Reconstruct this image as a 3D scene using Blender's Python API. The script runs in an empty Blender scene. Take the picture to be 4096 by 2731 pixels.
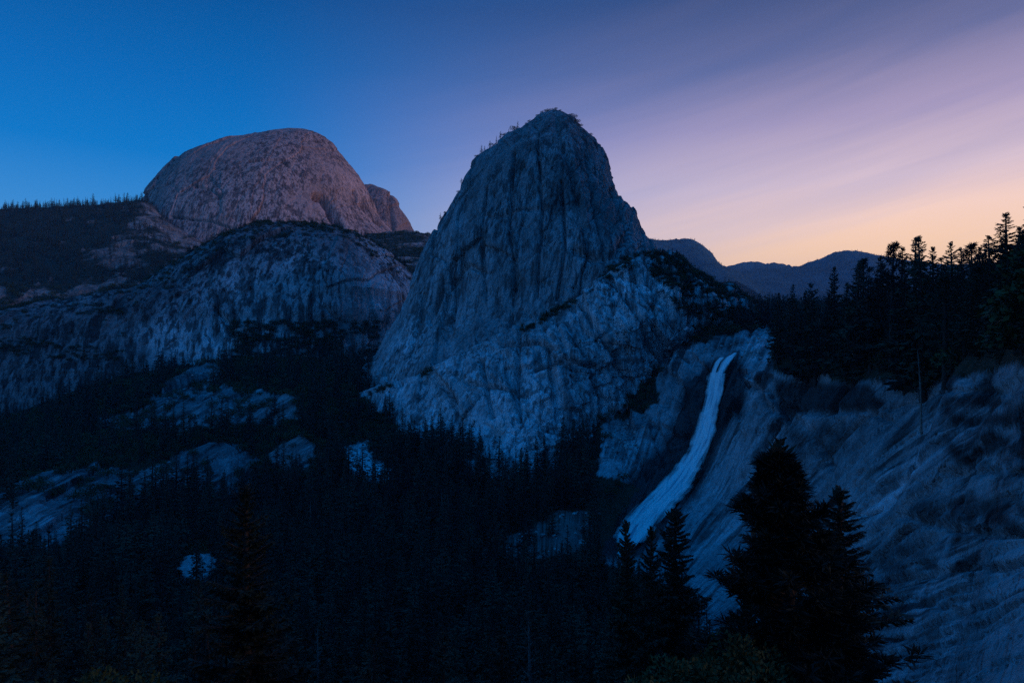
import bpy, math, random
import numpy as np
from mathutils import Vector

# ------------------------------------------------------------------ camera
F, HZ, W = 2730.67, 1500.0, 4096.0          # focal length and horizon row in photo pixels
scene = bpy.context.scene
col = scene.collection
cam_d = bpy.data.cameras.new("camera")
cam_d.lens = 24.0; cam_d.sensor_width = 36.0; cam_d.sensor_fit = 'HORIZONTAL'
cam_d.shift_y = (HZ - 2731 / 2) / W
cam_d.clip_start = 0.5; cam_d.clip_end = 60000
cam = bpy.data.objects.new("camera", cam_d); col.objects.link(cam)
cam.location = (0, 0, 0); cam.rotation_euler = (math.radians(90), 0, 0)
scene.camera = cam

# ------------------------------------------------------------------ sky
world = bpy.data.worlds.new("World"); scene.world = world; world.use_nodes = True
wt = world.node_tree; wt.nodes.clear()
GLOW_AZ = math.radians(52)                  # azimuth of the twilight glow, right of the view axis
def wn(t, **kw):
    n = wt.nodes.new(t)
    for k, v in kw.items(): setattr(n, k, v)
    return n
def ramp(nodes, links, stops, fac, interp='LINEAR'):
    r = nodes.new('ShaderNodeValToRGB'); r.color_ramp.interpolation = interp
    e = r.color_ramp.elements
    while len(e) < len(stops): e.new(0.5)
    for k, (p, c) in enumerate(stops):
        e[k].position = p; e[k].color = (c[0], c[1], c[2], 1) if not isinstance(c, (int, float)) else (c, c, c, 1)
    links.new(fac, r.inputs[0]); return r
def srgb(*c):
    return tuple((v / 255 / 12.92) if v / 255 <= .04045 else ((v / 255 + .055) / 1.055) ** 2.4 for v in c)
def build_sky():
    L = wt.links.new
    tc = wn('ShaderNodeTexCoord')
    sep = wn('ShaderNodeSeparateXYZ'); L(tc.outputs['Generated'], sep.inputs[0])
    # elevation 0..1 (sine)
    el = wn('ShaderNodeMath', operation='MAXIMUM'); L(sep.outputs[2], el.inputs[0]); el.inputs[1].default_value = 0
    flat = wn('ShaderNodeCombineXYZ'); L(sep.outputs[0], flat.inputs[0]); L(sep.outputs[1], flat.inputs[1])
    nrm = wn('ShaderNodeVectorMath', operation='NORMALIZE'); L(flat.outputs[0], nrm.inputs[0])
    dot = wn('ShaderNodeVectorMath', operation='DOT_PRODUCT'); L(nrm.outputs[0], dot.inputs[0])
    dot.inputs[1].default_value = (math.sin(GLOW_AZ), math.cos(GLOW_AZ), 0)
    blue = ramp(wt.nodes, wt.links, [(0.0, srgb(118, 160, 214)), (0.13, srgb(104, 154, 212)), (0.20, srgb(56, 136, 204)), (0.28, srgb(2, 112, 188)),
                                     (0.36, srgb(0, 96, 170)), (0.47, srgb(0, 72, 136)), (1.0, srgb(0, 98, 178))], el.outputs[0])
    warm = ramp(wt.nodes, wt.links, [(0.0, srgb(255, 192, 132)), (0.155, srgb(255, 210, 170)), (0.20, srgb(246, 208, 190)), (0.25, srgb(212, 188, 198)),
                                     (0.32, srgb(162, 147, 178)), (0.40, srgb(101, 103, 142)), (0.48, srgb(60, 72, 112)), (0.62, srgb(8, 92, 168)), (1.0, srgb(0, 104, 186))], el.outputs[0])
    az = wn('ShaderNodeMapRange', interpolation_type='SMOOTHSTEP'); L(dot.outputs['Value'], az.inputs[0])
    az.inputs[1].default_value = 0.26; az.inputs[2].default_value = 1.03
    # thin high streaks of cirrus catching the light
    mp = wn('ShaderNodeMapping'); L(tc.outputs['Generated'], mp.inputs[0])
    mp.inputs['Rotation'].default_value = (0, math.radians(12), 0)
    mp2 = wn('ShaderNodeMapping'); L(mp.outputs[0], mp2.inputs[0]); mp2.inputs['Scale'].default_value = (0.8, 0.8, 11.0)
    nz = wn('ShaderNodeTexNoise'); L(mp2.outputs[0], nz.inputs[0]); nz.inputs['Scale'].default_value = 1.7; nz.inputs['Detail'].default_value = 5; nz.inputs['Roughness'].default_value = .55; nz.inputs['Distortion'].default_value = .3
    st = wn('ShaderNodeMapRange', interpolation_type='SMOOTHSTEP'); L(nz.outputs[0], st.inputs[0])
    st.inputs[1].default_value = .3; st.inputs[2].default_value = .7; st.inputs[3].default_value = -.06; st.inputs[4].default_value = .06
    el2 = wn('ShaderNodeMath', operation='MULTIPLY'); L(st.outputs[0], el2.inputs[0]); L(az.outputs[0], el2.inputs[1])
    fac = wn('ShaderNodeMath', operation='ADD', use_clamp=True); L(az.outputs[0], fac.inputs[0]); L(el2.outputs[0], fac.inputs[1])
    shift = wn('ShaderNodeMath', operation='MULTIPLY_ADD'); L(el2.outputs[0], shift.inputs[0]); shift.inputs[1].default_value = -.14; L(el.outputs[0], shift.inputs[2])
    L(shift.outputs[0], warm.inputs[0])
    mix = wn('ShaderNodeMix', data_type='RGBA'); L(fac.outputs[0], mix.inputs[0]); L(blue.outputs[0], mix.inputs[6]); L(warm.outputs[0], mix.inputs[7])
    below = wn('ShaderNodeMapRange'); L(sep.outputs[2], below.inputs[0]); below.inputs[1].default_value = -.06; below.inputs[2].default_value = -.01; below.inputs[3].default_value = .04
    dk = wn('ShaderNodeMix', data_type='RGBA', blend_type='MULTIPLY'); dk.inputs[0].default_value = 1.; L(mix.outputs[2], dk.inputs[6]); L(below.outputs[0], dk.inputs[7])   # land lies below the horizon all round
    bg = wn('ShaderNodeBackground'); L(dk.outputs[2], bg.inputs[0]); bg.inputs[1].default_value = 1.14
    out = wn('ShaderNodeOutputWorld'); L(bg.outputs[0], out.inputs[0])
build_sky()

# ------------------------------------------------------------------ last glow of the sun, broad and low, from the right
sun_d = bpy.data.lights.new("sun", 'SUN'); sun_d.energy = 0.75; sun_d.angle = math.radians(24); sun_d.color = (1.0, 0.60, 0.50)
sun = bpy.data.objects.new("sun", sun_d); col.objects.link(sun)
SUN_FROM = Vector((0.92, -0.38, 0.20)).normalized()
sun.rotation_euler = SUN_FROM.to_track_quat('Z', 'Y').to_euler()

vs = scene.view_settings
vs.view_transform = 'Standard'; vs.look = 'None'; vs.gamma = 1; vs.use_curve_mapping = False; vs.exposure = 0.18
scene.cycles.max_bounces = 3; scene.cycles.diffuse_bounces = 2; scene.cycles.glossy_bounces = 2
scene.cycles.transparent_max_bounces = 8; scene.cycles.volume_bounces = 0
scene.cycles.use_denoising = False          # keeps the fine grain of a dusk exposure instead of smoothing the rock

# ------------------------------------------------------------------ numeric helpers
rng = np.random.default_rng(7)
def _h(ix, iy, iz, seed):
    h = (ix.astype(np.uint32) * np.uint32(374761393) + iy.astype(np.uint32) * np.uint32(668265263)
         + iz.astype(np.uint32) * np.uint32(2147483647) + np.uint32((seed * 974634777) & 0xffffffff))
    h = (h ^ (h >> np.uint32(13))) * np.uint32(1274126177)
    h = (h ^ (h >> np.uint32(16))) * np.uint32(2246822519)
    return ((h ^ (h >> np.uint32(15))) & np.uint32(0xffffff)).astype(np.float32) / np.float32(0xffffff)
def vnoise(x, y, z, seed=0):
    xi, yi, zi = np.floor(x), np.floor(y), np.floor(z)
    fx, fy, fz = (x - xi), (y - yi), (z - zi)
    fx = fx * fx * fx * (fx * (fx * 6 - 15) + 10); fy = fy * fy * fy * (fy * (fy * 6 - 15) + 10); fz = fz * fz * fz * (fz * (fz * 6 - 15) + 10)
    xi, yi, zi = xi.astype(np.int64), yi.astype(np.int64), zi.astype(np.int64)
    r = 0
    for dz in (0, 1):
        wz = fz if dz else 1 - fz
        for dy in (0, 1):
            wy = fy if dy else 1 - fy
            a = _h(xi, yi + dy, zi + dz, seed); b = _h(xi + 1, yi + dy, zi + dz, seed)
            r = r + (a + (b - a) * fx) * wy * wz
    return r * 2 - 1
def fbm(x, y, z, octv=4, seed=0, gain=.5, ridge=False):
    s = 0; a = 1.0; f = 1.0; t = 0
    for k in range(octv):
        n = vnoise(x * f + 13.7 * k, y * f - 7.1 * k, z * f + 3.3 * k, seed + k)
        if ridge: n = 1 - 2 * np.abs(n)
        s = s + a * n; t += a; a *= gain; f *= 2.03
    return s / t
def cells(u, v, seed=0):
    """Worley cells: distance to nearest, second minus nearest, three random values per cell, offset to its centre."""
    ui, vi = np.floor(u).astype(np.int64), np.floor(v).astype(np.int64)
    f1 = np.full(u.shape, 9.0); f2 = np.full(u.shape, 9.0)
    r = [np.zeros(u.shape) for _ in range(3)]; du = np.zeros(u.shape); dv = np.zeros(u.shape)
    zz = np.zeros_like(ui)
    for i in (-1, 0, 1):
        for j in (-1, 0, 1):
            cu, cv = ui + i, vi + j
            x = cu + .1 + .8 * _h(cu, cv, zz, seed) - u; y = cv + .1 + .8 * _h(cu, cv, zz + 1, seed) - v
            d = np.sqrt(x * x + y * y); m = d < f1
            f2 = np.where(m, f1, np.minimum(f2, d)); f1 = np.where(m, d, f1)
            for k in range(3): r[k] = np.where(m, _h(cu, cv, zz + 2 + k, seed), r[k])
            du = np.where(m, x, du); dv = np.where(m, y, dv)
    return f1, f2 - f1, r, du, dv
def facets(u, v, seed=0, tilt=.8, edge=.12):
    """broken rock: every cell is a plane of its own, with a recessed joint between cells; about -1..1"""
    f1, e, r, du, dv = cells(u, v, seed)
    h = (r[0] - .5) * 1.4 + tilt * ((r[1] - .5) * du + (r[2] - .5) * dv) * 2
    return h + .05 - .28 * np.exp(-(e / (edge * .6)) ** 2)
def sst(a, b, x):
    t = np.clip((x - a) / (b - a), 0, 1); return t * t * (3 - 2 * t)
def inpoly(px, py, poly):
    r = np.zeros(px.shape, bool); n = len(poly)
    for i in range(n):
        x1, y1 = poly[i]; x2, y2 = poly[(i + 1) % n]
        if y1 == y2: continue
        c = ((y1 > py) != (y2 > py)) & (px < (x2 - x1) * (py - y1) / (y2 - y1) + x1)
        r ^= c
    return r
def polydist(px, py, line):
    d = np.full(px.shape, 1e9)
    for (x1, y1), (x2, y2) in zip(line[:-1], line[1:]):
        dx, dy = x2 - x1, y2 - y1
        t = np.clip(((px - x1) * dx + (py - y1) * dy) / (dx * dx + dy * dy + 1e-9), 0, 1)
        d = np.minimum(d, np.hypot(px - x1 - t * dx, py - y1 - t * dy))
    return d
def P(px, py, Y):
    return ((px - 2048) / F * Y, Y, (HZ - py) / F * Y)
def proj(x, y, z):
    return 2048 + F * x / y, HZ - F * z / y
class TPS:
    def __init__(self, pts, val, smooth=1e-3):
        self.p = np.array(pts, float); n = len(pts)
        K = self.k(self.p, self.p) + np.eye(n) * smooth
        Q = np.hstack([np.ones((n, 1)), self.p]); A = np.zeros((n + 3, n + 3))
        A[:n, :n] = K; A[:n, n:] = Q; A[n:, :n] = Q.T
        self.w = np.linalg.solve(A, np.concatenate([np.array(val, float), np.zeros(3)]))
    @staticmethod
    def k(a, b):
        d2 = (a[:, None, 0] - b[None, :, 0]) ** 2 + (a[:, None, 1] - b[None, :, 1]) ** 2
        return .5 * d2 * np.log(d2 + 1e-12)
    def __call__(self, u, v):
        q = np.stack([np.ravel(u), np.ravel(v)], 1); o = np.empty(len(q)); n = len(self.p)
        for i in range(0, len(q), 40000):
            c = q[i:i + 40000]
            o[i:i + 40000] = self.k(c, self.p) @ self.w[:n] + self.w[n] + c @ self.w[n + 1:]
        return o.reshape(np.shape(u))

# ------------------------------------------------------------------ object helpers
def tag(o, label=None, cat=None, group=None, kind=None):
    if label: o['label'] = label
    if cat: o['category'] = cat
    if group: o['group'] = group
    if kind: o['kind'] = kind
    return o
def mesh_from(name, V, Q, mats, smooth=True, midx=None, flat=False):
    smooth = smooth and not flat
    me = bpy.data.meshes.new(name)
    V = np.asarray(V, np.float32); Q = np.asarray(Q, np.int32); k = Q.shape[1]
    me.vertices.add(len(V)); me.vertices.foreach_set('co', V.ravel())
    me.loops.add(Q.size); me.loops.foreach_set('vertex_index', Q.ravel())
    me.polygons.add(len(Q)); me.polygons.foreach_set('loop_start', np.arange(0, Q.size, k, dtype=np.int32))
    me.polygons.foreach_set('loop_total', np.full(len(Q), k, np.int32))
    for m in (mats if isinstance(mats, (list, tuple)) else [mats]): me.materials.append(m)
    if midx is not None: me.polygons.foreach_set('material_index', np.asarray(midx, np.int32))
    me.polygons.foreach_set('use_smooth', np.full(len(Q), smooth, bool))
    me.update(calc_edges=True); return me
def link(name, data, parent=None, loc=None):
    o = bpy.data.objects.new(name, data); col.objects.link(o)
    if parent: o.parent = parent
    if loc is not None: o.location = loc
    return o
def grid_quads(nr, nc, wrap=False):
    i = np.arange(nr - 1)[:, None]; j = np.arange(nc if wrap else nc - 1)[None, :]; j2 = (j + 1) % nc
    return np.stack([i * nc + j, i * nc + j2, (i + 1) * nc + j2, (i + 1) * nc + j], -1).reshape(-1, 4)
def set_attr(me, name, vals):
    a = me.attributes.new(name, 'FLOAT', 'POINT'); a.data.foreach_set('value', np.asarray(vals, np.float32).ravel())

# ------------------------------------------------------------------ materials
def new_mat(name):
    m = bpy.data.materials.new(name); m.use_nodes = True
    nt = m.node_tree; b = nt.nodes['Principled BSDF']
    b.inputs['Specular IOR Level'].default_value = .2
    return m, nt, b
def nnode(nt, t, **kw):
    n = nt.nodes.new(t)
    for k, v in kw.items(): setattr(n, k, v)
    return n
def noise_tex(nt, scale, detail=5, rough=.6, vec=(1, 1, 1), rot=(0, 0, 0), off=0.0):
    g = nnode(nt, 'ShaderNodeNewGeometry'); mp = nnode(nt, 'ShaderNodeMapping'); nt.links.new(g.outputs['Position'], mp.inputs[0])
    mp.inputs['Scale'].default_value = vec; mp.inputs['Rotation'].default_value = rot; mp.inputs['Location'].default_value = (off, off * .7, off * 1.3)
    n = nnode(nt, 'ShaderNodeTexNoise'); nt.links.new(mp.outputs[0], n.inputs[0])
    n.inputs['Scale'].default_value = scale; n.inputs['Detail'].default_value = detail; n.inputs['Roughness'].default_value = rough
    return n.outputs[0]
def mulc(nt, a, b, fac=1.0, blend='MULTIPLY'):
    m = nnode(nt, 'ShaderNodeMix', data_type='RGBA', blend_type=blend)
    if isinstance(fac, (int, float)): m.inputs[0].default_value = fac
    else: nt.links.new(fac, m.inputs[0])
    for s, k in ((a, 6), (b, 7)):
        if isinstance(s, tuple): m.inputs[k].default_value = (*s, 1)
        else: nt.links.new(s, m.inputs[k])
    return m.outputs[2]
def voro(nt, scale, vec=(1, 1, 1), rot=(0, 0, 0), off=0., feature='DISTANCE_TO_EDGE', warp=.25):
    g = nnode(nt, 'ShaderNodeNewGeometry'); mp = nnode(nt, 'ShaderNodeMapping'); nt.links.new(g.outputs['Position'], mp.inputs[0])
    mp.inputs['Scale'].default_value = tuple(v * scale for v in vec); mp.inputs['Rotation'].default_value = rot; mp.inputs['Location'].default_value = (off, off * .7, off * 1.3)
    nz = nnode(nt, 'ShaderNodeTexNoise'); nt.links.new(mp.outputs[0], nz.inputs[0]); nz.inputs['Scale'].default_value = 1.3; nz.inputs['Detail'].default_value = 4
    ad = nnode(nt, 'ShaderNodeVectorMath', operation='MULTIPLY_ADD'); nt.links.new(nz.outputs['Color'], ad.inputs[0]); ad.inputs[1].default_value = (warp * 3,) * 3; nt.links.new(mp.outputs[0], ad.inputs[2])
    v = nnode(nt, 'ShaderNodeTexVoronoi', feature=feature); nt.links.new(ad.outputs[0], v.inputs['Vector']); v.inputs['Scale'].default_value = 1.
    return v
def granite(name, base=(.28, .285, .29), s=1.0, streak=.7, warm=.25, off=0., bump=1.0, lichen=.5, ss=1.0, joints=(.05, (1, 1, .35), (0, .25, 0)), grain_=(.6, 1.3), vert=.4, slab=(.72, 1.30), open_=(.40, .58), tone=(.50, 1.45)):
    m, nt, b = new_mat(name); lk = nt.links
    big = ramp(nt.nodes, lk, [(.28, tone[0]), (.5, 1.0), (.74, tone[1])], noise_tex(nt, .012 * s, 6, .66, off=off))
    c = mulc(nt, base, big.outputs[0])
    pv = voro(nt, joints[0] * .6, joints[1], joints[2], off + 11, 'F1', .2)          # slabs that split off at different times differ in tone
    pr = ramp(nt.nodes, lk, [(0., slab[0]), (1., slab[1])], pv.outputs['Color']); c = mulc(nt, c, pr.outputs[0])
    if streak:                               # water stains run down the face
        for k, sc in enumerate((.06, .17)):
            st = ramp(nt.nodes, lk, [(.43, 1 - streak), (.51, 1.08)], noise_tex(nt, sc * s * ss, 4, .6, (1, 1, .05), (0, 0, 0), off + 20 + 9 * k))
            gate = ramp(nt.nodes, lk, [(open_[0], .1), (open_[1], 1.)], noise_tex(nt, .013 * s, 4, .6, (1, 1, .6), (0, 0, 0), off + 55 + 31 * k))
            c = mulc(nt, c, st.outputs[0], gate.outputs[0])
    if warm:                                 # rusty iron stains
        w = ramp(nt.nodes, lk, [(.52, 0.), (.70, warm)], noise_tex(nt, .04 * s * ss, 4, .6, (1, 1, .10), (0, 0, 0), off + 90))
        c = mulc(nt, c, (.34, .21, .14), w.outputs[0], 'MIX')
    if lichen:                               # dark lichen in blotches
        li = ramp(nt.nodes, lk, [(.52, 1.), (.66, 1 - lichen)], noise_tex(nt, .035 * s, 6, .75, off=off + 140))
        c = mulc(nt, c, li.outputs[0])
    pa = nnode(nt, 'ShaderNodeAttribute', attribute_name='fresh')     # freshly broken rock is paler than weathered rock
    pf_ = nnode(nt, 'ShaderNodeMapRange'); lk.new(pa.outputs['Fac'], pf_.inputs[0]); pf_.inputs[3].default_value = .85; pf_.inputs[4].default_value = 1.65; pf_.clamp = False
    c = mulc(nt, c, pf_.outputs[0])
    fine = ramp(nt.nodes, lk, [(.35, grain_[0]), (.63, grain_[1])], noise_tex(nt, .22 * s, 5, .8, off=off + 7))
    c = mulc(nt, c, fine.outputs[0])
    lk.new(c, b.inputs['Base Color']); b.inputs['Roughness'].default_value = .9
    # relief: joints, split slabs and rough grain
    def madd(x, k, y):
        n = nnode(nt, 'ShaderNodeMath', operation='MULTIPLY_ADD'); lk.new(x, n.inputs[0]); n.inputs[1].default_value = k
        if y is None: n.inputs[2].default_value = 0.
        else: lk.new(y, n.inputs[2])
        return n.outputs[0]
    h = None
    for k, (mul, amp) in enumerate(((1., 7.), (3.1, 2.6))):
        e = voro(nt, joints[0] * mul, joints[1], joints[2], off + 17 * k, 'DISTANCE_TO_EDGE', .22)
        r = ramp(nt.nodes, lk, [(0., 0.), (.06, .8), (.3, 1.)], e.outputs['Distance']); h = madd(r.outputs[0], amp * .55 * bump, h)
        f = voro(nt, joints[0] * mul, joints[1], joints[2], off + 17 * k, 'F1', .22); h = madd(f.outputs['Distance'], -amp * bump, h)
    h = madd(noise_tex(nt, .09 * s, 6, .75, (1, 1, vert), (0, 0, 0), off + 5), 9. * bump / s, h)
    bp = nnode(nt, 'ShaderNodeBump'); bp.inputs['Strength'].default_value = .85; bp.inputs['Distance'].default_value = 1.
    lk.new(h, bp.inputs['Height']); lk.new(bp.outputs[0], b.inputs['Normal'])
    return m
def foliage(name, a=(.010, .020, .016), bb=(.060, .095, .060)):
    m, nt, b = new_mat(name); lk = nt.links
    oi = nnode(nt, 'ShaderNodeObjectInfo'); mx = nnode(nt, 'ShaderNodeMath', operation='MULTIPLY_ADD')
    lk.new(noise_tex(nt, .5, 3, .6), mx.inputs[0]); mx.inputs[1].default_value = .6
    rm = nnode(nt, 'ShaderNodeMath', operation='MULTIPLY'); lk.new(oi.outputs['Random'], rm.inputs[0]); rm.inputs[1].default_value = .5
    lk.new(rm.outputs[0], mx.inputs[2])
    r = ramp(nt.nodes, lk, [(.30, a), (.95, bb)], mx.outputs[0])
    lk.new(r.outputs[0], b.inputs['Base Color']); b.inputs['Roughness'].default_value = .8
    return m
def plain(name, c, rough=.9, var=.3, sc=2.):
    m, nt, b = new_mat(name)
    r = ramp(nt.nodes, nt.links, [(.3, 1 - var), (.7, 1 + var)], noise_tex(nt, sc, 5, .65, (1, 1, .4)))
    nt.links.new(mulc(nt, c, r.outputs[0]), b.inputs['Base Color']); b.inputs['Roughness'].default_value = rough
    return m
M_fol = foliage('needles'); M_fol2 = foliage('broad_leaves', (.035, .055, .020), (.085, .105, .04))
M_fol_dead = foliage('dead_needles', (.09, .055, .045), (.15, .09, .07))
M_bark = plain('bark', (.05, .042, .037)); M_snag = plain('bleached_wood', (.20, .18, .165)); M_log = plain('pale_log', (.5, .46, .42))
M_lib = granite('granite_cap', (.42, .445, .47), 1.0, .60, .20, 0, .5, .30, 1.5, (.05, (1, 1, .25), (0, .3, 0)), (.72, 1.2), .3, (.76, 1.25), (.38, .56), (.60, 1.34))
M_bro = granite('granite_ridge_dome', (.39, .415, .44), .8, .72, .05, 300, .4, .4, 1.2, (.035, (1, 1, .25), (0, .12, 0)), (.76, 1.18), .22, (.85, 1.16), (.32, .5), (.70, 1.25))
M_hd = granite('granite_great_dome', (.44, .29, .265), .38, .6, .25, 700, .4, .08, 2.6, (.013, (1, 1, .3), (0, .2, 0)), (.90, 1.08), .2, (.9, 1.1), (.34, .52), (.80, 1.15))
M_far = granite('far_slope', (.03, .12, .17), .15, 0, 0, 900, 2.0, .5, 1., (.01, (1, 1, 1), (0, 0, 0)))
M_boul = granite('boulder_granite', (.55, .55, .55), 2.5, 0, .1, 40, .1, .3, 1., (.3, (1, 1, 1), (0, 0, 0)))

def ground_mat():
    m = granite('valley_ground', (.47, .50, .53), 1.3, 0, .25, 1500, .2, .45, 1., (.07, (1, 1, 1), (0, 0, 0)), (.78, 1.16), 1.)
    nt = m.node_tree; b = nt.nodes['Principled BSDF']; lk = nt.links
    src = b.inputs['Base Color'].links[0].from_socket
    at = nnode(nt, 'ShaderNodeAttribute', attribute_name='bare')
    ac = nnode(nt, 'ShaderNodeAttribute', attribute_name='across'); al = nnode(nt, 'ShaderNodeAttribute', attribute_name='along')
    cv = nnode(nt, 'ShaderNodeCombineXYZ'); lk.new(ac.outputs['Fac'], cv.inputs[0]); lk.new(al.outputs['Fac'], cv.inputs[1])
    gate = ramp(nt.nodes, lk, [(.42, .1), (.58, 1.)], noise_tex(nt, .022, 4, .6, off=1700))
    pn = nnode(nt, 'ShaderNodeAttribute', attribute_name='unstained'); inv = nnode(nt, 'ShaderNodeMath', operation='SUBTRACT'); inv.inputs[0].default_value = 1.; lk.new(pn.outputs['Fac'], inv.inputs[1])
    gf = nnode(nt, 'ShaderNodeMath', operation='MULTIPLY'); lk.new(gate.outputs[0], gf.inputs[0]); lk.new(inv.outputs[0], gf.inputs[1])
    for sc, (lo, hi), dark, o in (((4., .12, 1), (.45, .53), .24, 0), ((12., .30, 1), (.43, .55), .60, 30)):     # dark water streaks down the polished rock
        mp = nnode(nt, 'ShaderNodeMapping'); lk.new(cv.outputs[0], mp.inputs[0]); mp.inputs['Scale'].default_value = sc; mp.inputs['Location'].default_value = (o, o, 0)
        nz = nnode(nt, 'ShaderNodeTexNoise'); lk.new(mp.outputs[0], nz.inputs[0]); nz.inputs['Scale'].default_value = 1.; nz.inputs['Detail'].default_value = 4
        st = ramp(nt.nodes, lk, [(lo, dark), (hi, 1.1)], nz.outputs[0]); src = mulc(nt, src, st.outputs[0], gf.outputs[0])
    mp = nnode(nt, 'ShaderNodeMapping'); lk.new(cv.outputs[0], mp.inputs[0]); mp.inputs['Scale'].default_value = (7., .8, 1)
    nz = nnode(nt, 'ShaderNodeTexNoise'); lk.new(mp.outputs[0], nz.inputs[0]); nz.inputs['Scale'].default_value = 1.; nz.inputs['Detail'].default_value = 6; nz.inputs['Roughness'].default_value = .65
    bp0 = [n for n in nt.nodes if n.type == 'BUMP'][0]; bp2 = nnode(nt, 'ShaderNodeBump'); bp2.inputs['Strength'].default_value = .22; bp2.inputs['Distance'].default_value = 4.
    lk.new(nz.outputs[0], bp2.inputs['Height']); lk.new(bp0.outputs[0], bp2.inputs['Normal']); lk.new(bp2.outputs[0], b.inputs['Normal'])
    wa = nnode(nt, 'ShaderNodeAttribute', attribute_name='rock_dark'); wr = nnode(nt, 'ShaderNodeMapRange'); lk.new(wa.outputs['Fac'], wr.inputs[0]); wr.inputs[3].default_value = 1.; wr.inputs[4].default_value = .14
    src = mulc(nt, src, wr.outputs[0])     # spray-soaked gorge with its shade painted in; other areas just a darker tone
    soil = ramp(nt.nodes, lk, [(.35, (.020, .026, .014)), (.65, (.050, .050, .030))], noise_tex(nt, .15, 6, .7))
    br = ramp(nt.nodes, lk, [(.0, 0.), (1., 1.)], at.outputs['Fac'])
    lk.new(mulc(nt, soil.outputs[0], src, br.outputs[0], 'MIX'), b.inputs['Base Color'])
    return m
M_ground = ground_mat()
def hill_mat():
    m = granite('hillside_ground', (.33, .29, .275), .6, .3, .25, 2500, 1.0, .5, 1., (.03, (1, 1, .6), (0, 0, 0)))
    nt = m.node_tree; b = nt.nodes['Principled BSDF']; lk = nt.links
    src = b.inputs['Base Color'].links[0].from_socket
    at = nnode(nt, 'ShaderNodeAttribute', attribute_name='bare')
    lk.new(mulc(nt, (.035, .042, .028), src, at.outputs['Fac'], 'MIX'), b.inputs['Base Color'])
    return m
M_hill = hill_mat()

# ------------------------------------------------------------------ ground of the valley
g_pts = [  # (px, py, distance) on bare ground, from the photo's layout
    # slope under the camera and the valley floor, centre
    (2048, 3500, 3), (2048, 3420, 20), (2048, 3650, 50), (2048, 3450, 100), (2048, 3000, 200), (2048, 2520, 350), (2048, 2190, 500), (2048, 1925, 620), (2048, 1745, 700), (2048, 1600, 800), (2048, 1500, 1100),
    (1000, 3500, 3), (1000, 3500, 20), (1000, 3550, 55), (1000, 3300, 110), (1000, 2850, 220), (1000, 2480, 340), (1100, 2200, 460), (1250, 2000, 560),
    (-700, 3500, 3), (-700, 3400, 20), (-400, 3200, 60), (-400, 2900, 120), (-300, 2600, 230), (-300, 2350, 330), (0, 2260, 410),
    # left slabs and outcrops
    (100, 2080, 470), (600, 1880, 590), (250, 1930, 560), (790, 2330, 370), (790, 2235, 385), (790, 2260, 420), (900, 1960, 610), (900, 1790, 650), (960, 1800, 690), (560, 1980, 570),
    (1160, 1880, 640), (1180, 1760, 665), (700, 1730, 760), (700, 1610, 800), (700, 1590, 850), (400, 1720, 760), (1100, 1690, 750), (1100, 1590, 830),
    (1460, 1780, 690), (1480, 1900, 630), (1400, 1600, 790), (1430, 1500, 900), (982, 1450, 1000), (600, 1500, 1000), (400, 1560, 950), (0, 1700, 880), (-400, 1750, 850), (0, 1850, 650), (300, 1750, 760), (-500, 2000, 600), (0, 1720, 1200), (-600, 1760, 1200), (700, 1500, 1250), (1400, 1460, 1200),
    # gorge left of the fall
    (2480, 1890, 600), (2440, 1700, 680), (2600, 1790, 650), (2620, 1640, 690), (2700, 1560, 690), (2780, 1440, 700), (2400, 2020, 570), (2300, 2100, 510), (2300, 1800, 670), (2350, 2350, 420), (2500, 2450, 400), (2400, 2800, 270), (2500, 3200, 150),
    # the fall
    (2945, 1414, 645), (2890, 1470, 640), (2860, 1560, 632), (2830, 1680, 620), (2790, 1800, 606), (2700, 1940, 585), (2580, 2060, 562), (2490, 2160, 540),
    # polished apron right of the fall
    (3010, 1560, 590), (3000, 1700, 550), (2960, 1880, 515), (2900, 2080, 480), (2800, 2280, 440), (2760, 2520, 395), (3150, 1640, 485), (3150, 1800, 470), (3300, 1660, 405), (3500, 1620, 330), (3800, 1580, 215), (4000, 1540, 150),
    (3300, 1950, 370), (3600, 1850, 280), (3900, 1800, 165), (3500, 2150, 260), (3250, 2300, 320), (3000, 2480, 360), (3700, 2250, 180), (3500, 2650, 150), (3300, 2900, 180), (3900, 2300, 120), (3800, 2731, 95), (4096, 2731, 68), (4096, 2200, 86), (4096, 1800, 98), (4096, 1500, 108),
    (3600, 3300, 70), (3300, 3600, 50), (4300, 3300, 40), (4700, 3500, 20), (4900, 3300, 5), (4600, 2300, 60), (4700, 1700, 75), (5000, 1350, 90),
    # tree shelf and the wooded rise behind it
    (3060, 1495, 520), (3180, 1500, 490), (3319, 1500, 425), (3485, 1515, 355), (3797, 1505, 235), (3950, 1485, 180), (3400, 1420, 560), (3500, 1400, 430), (3700, 1340, 400), (3900, 1330, 320), (4096, 1330, 230), (4300, 1200, 250), (4400, 1050, 330), (5200, 900, 200), (5200, 800, 400), (4500, 1150, 600), (3800, 1300, 600), (3300, 1400, 700),
    # plateau above the fall
    (2900, 1385, 700), (3050, 1340, 730), (2960, 1395, 665), (2700, 1370, 780), (2850, 1310, 900), (3200, 1310, 900), (2700, 1290, 1100), (3100, 1290, 1200), (3800, 1280, 1000), (4700, 1200, 1000), (2400, 1300, 1200),
    (2900, 1300, 1500), (2000, 1350, 1500), (1000, 1450, 1500), (0, 1680, 1500), (-700, 1700, 1500), (4200, 1260, 1500), (5200, 1200, 1500),
]
uL = lambda Y: np.log(Y) * .5
gt = TPS([((px - 2048) / F, uL(Y)) for px, py, Y in g_pts], [(HZ - py) / F for px, py, Y in g_pts], 2e-4)
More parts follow.
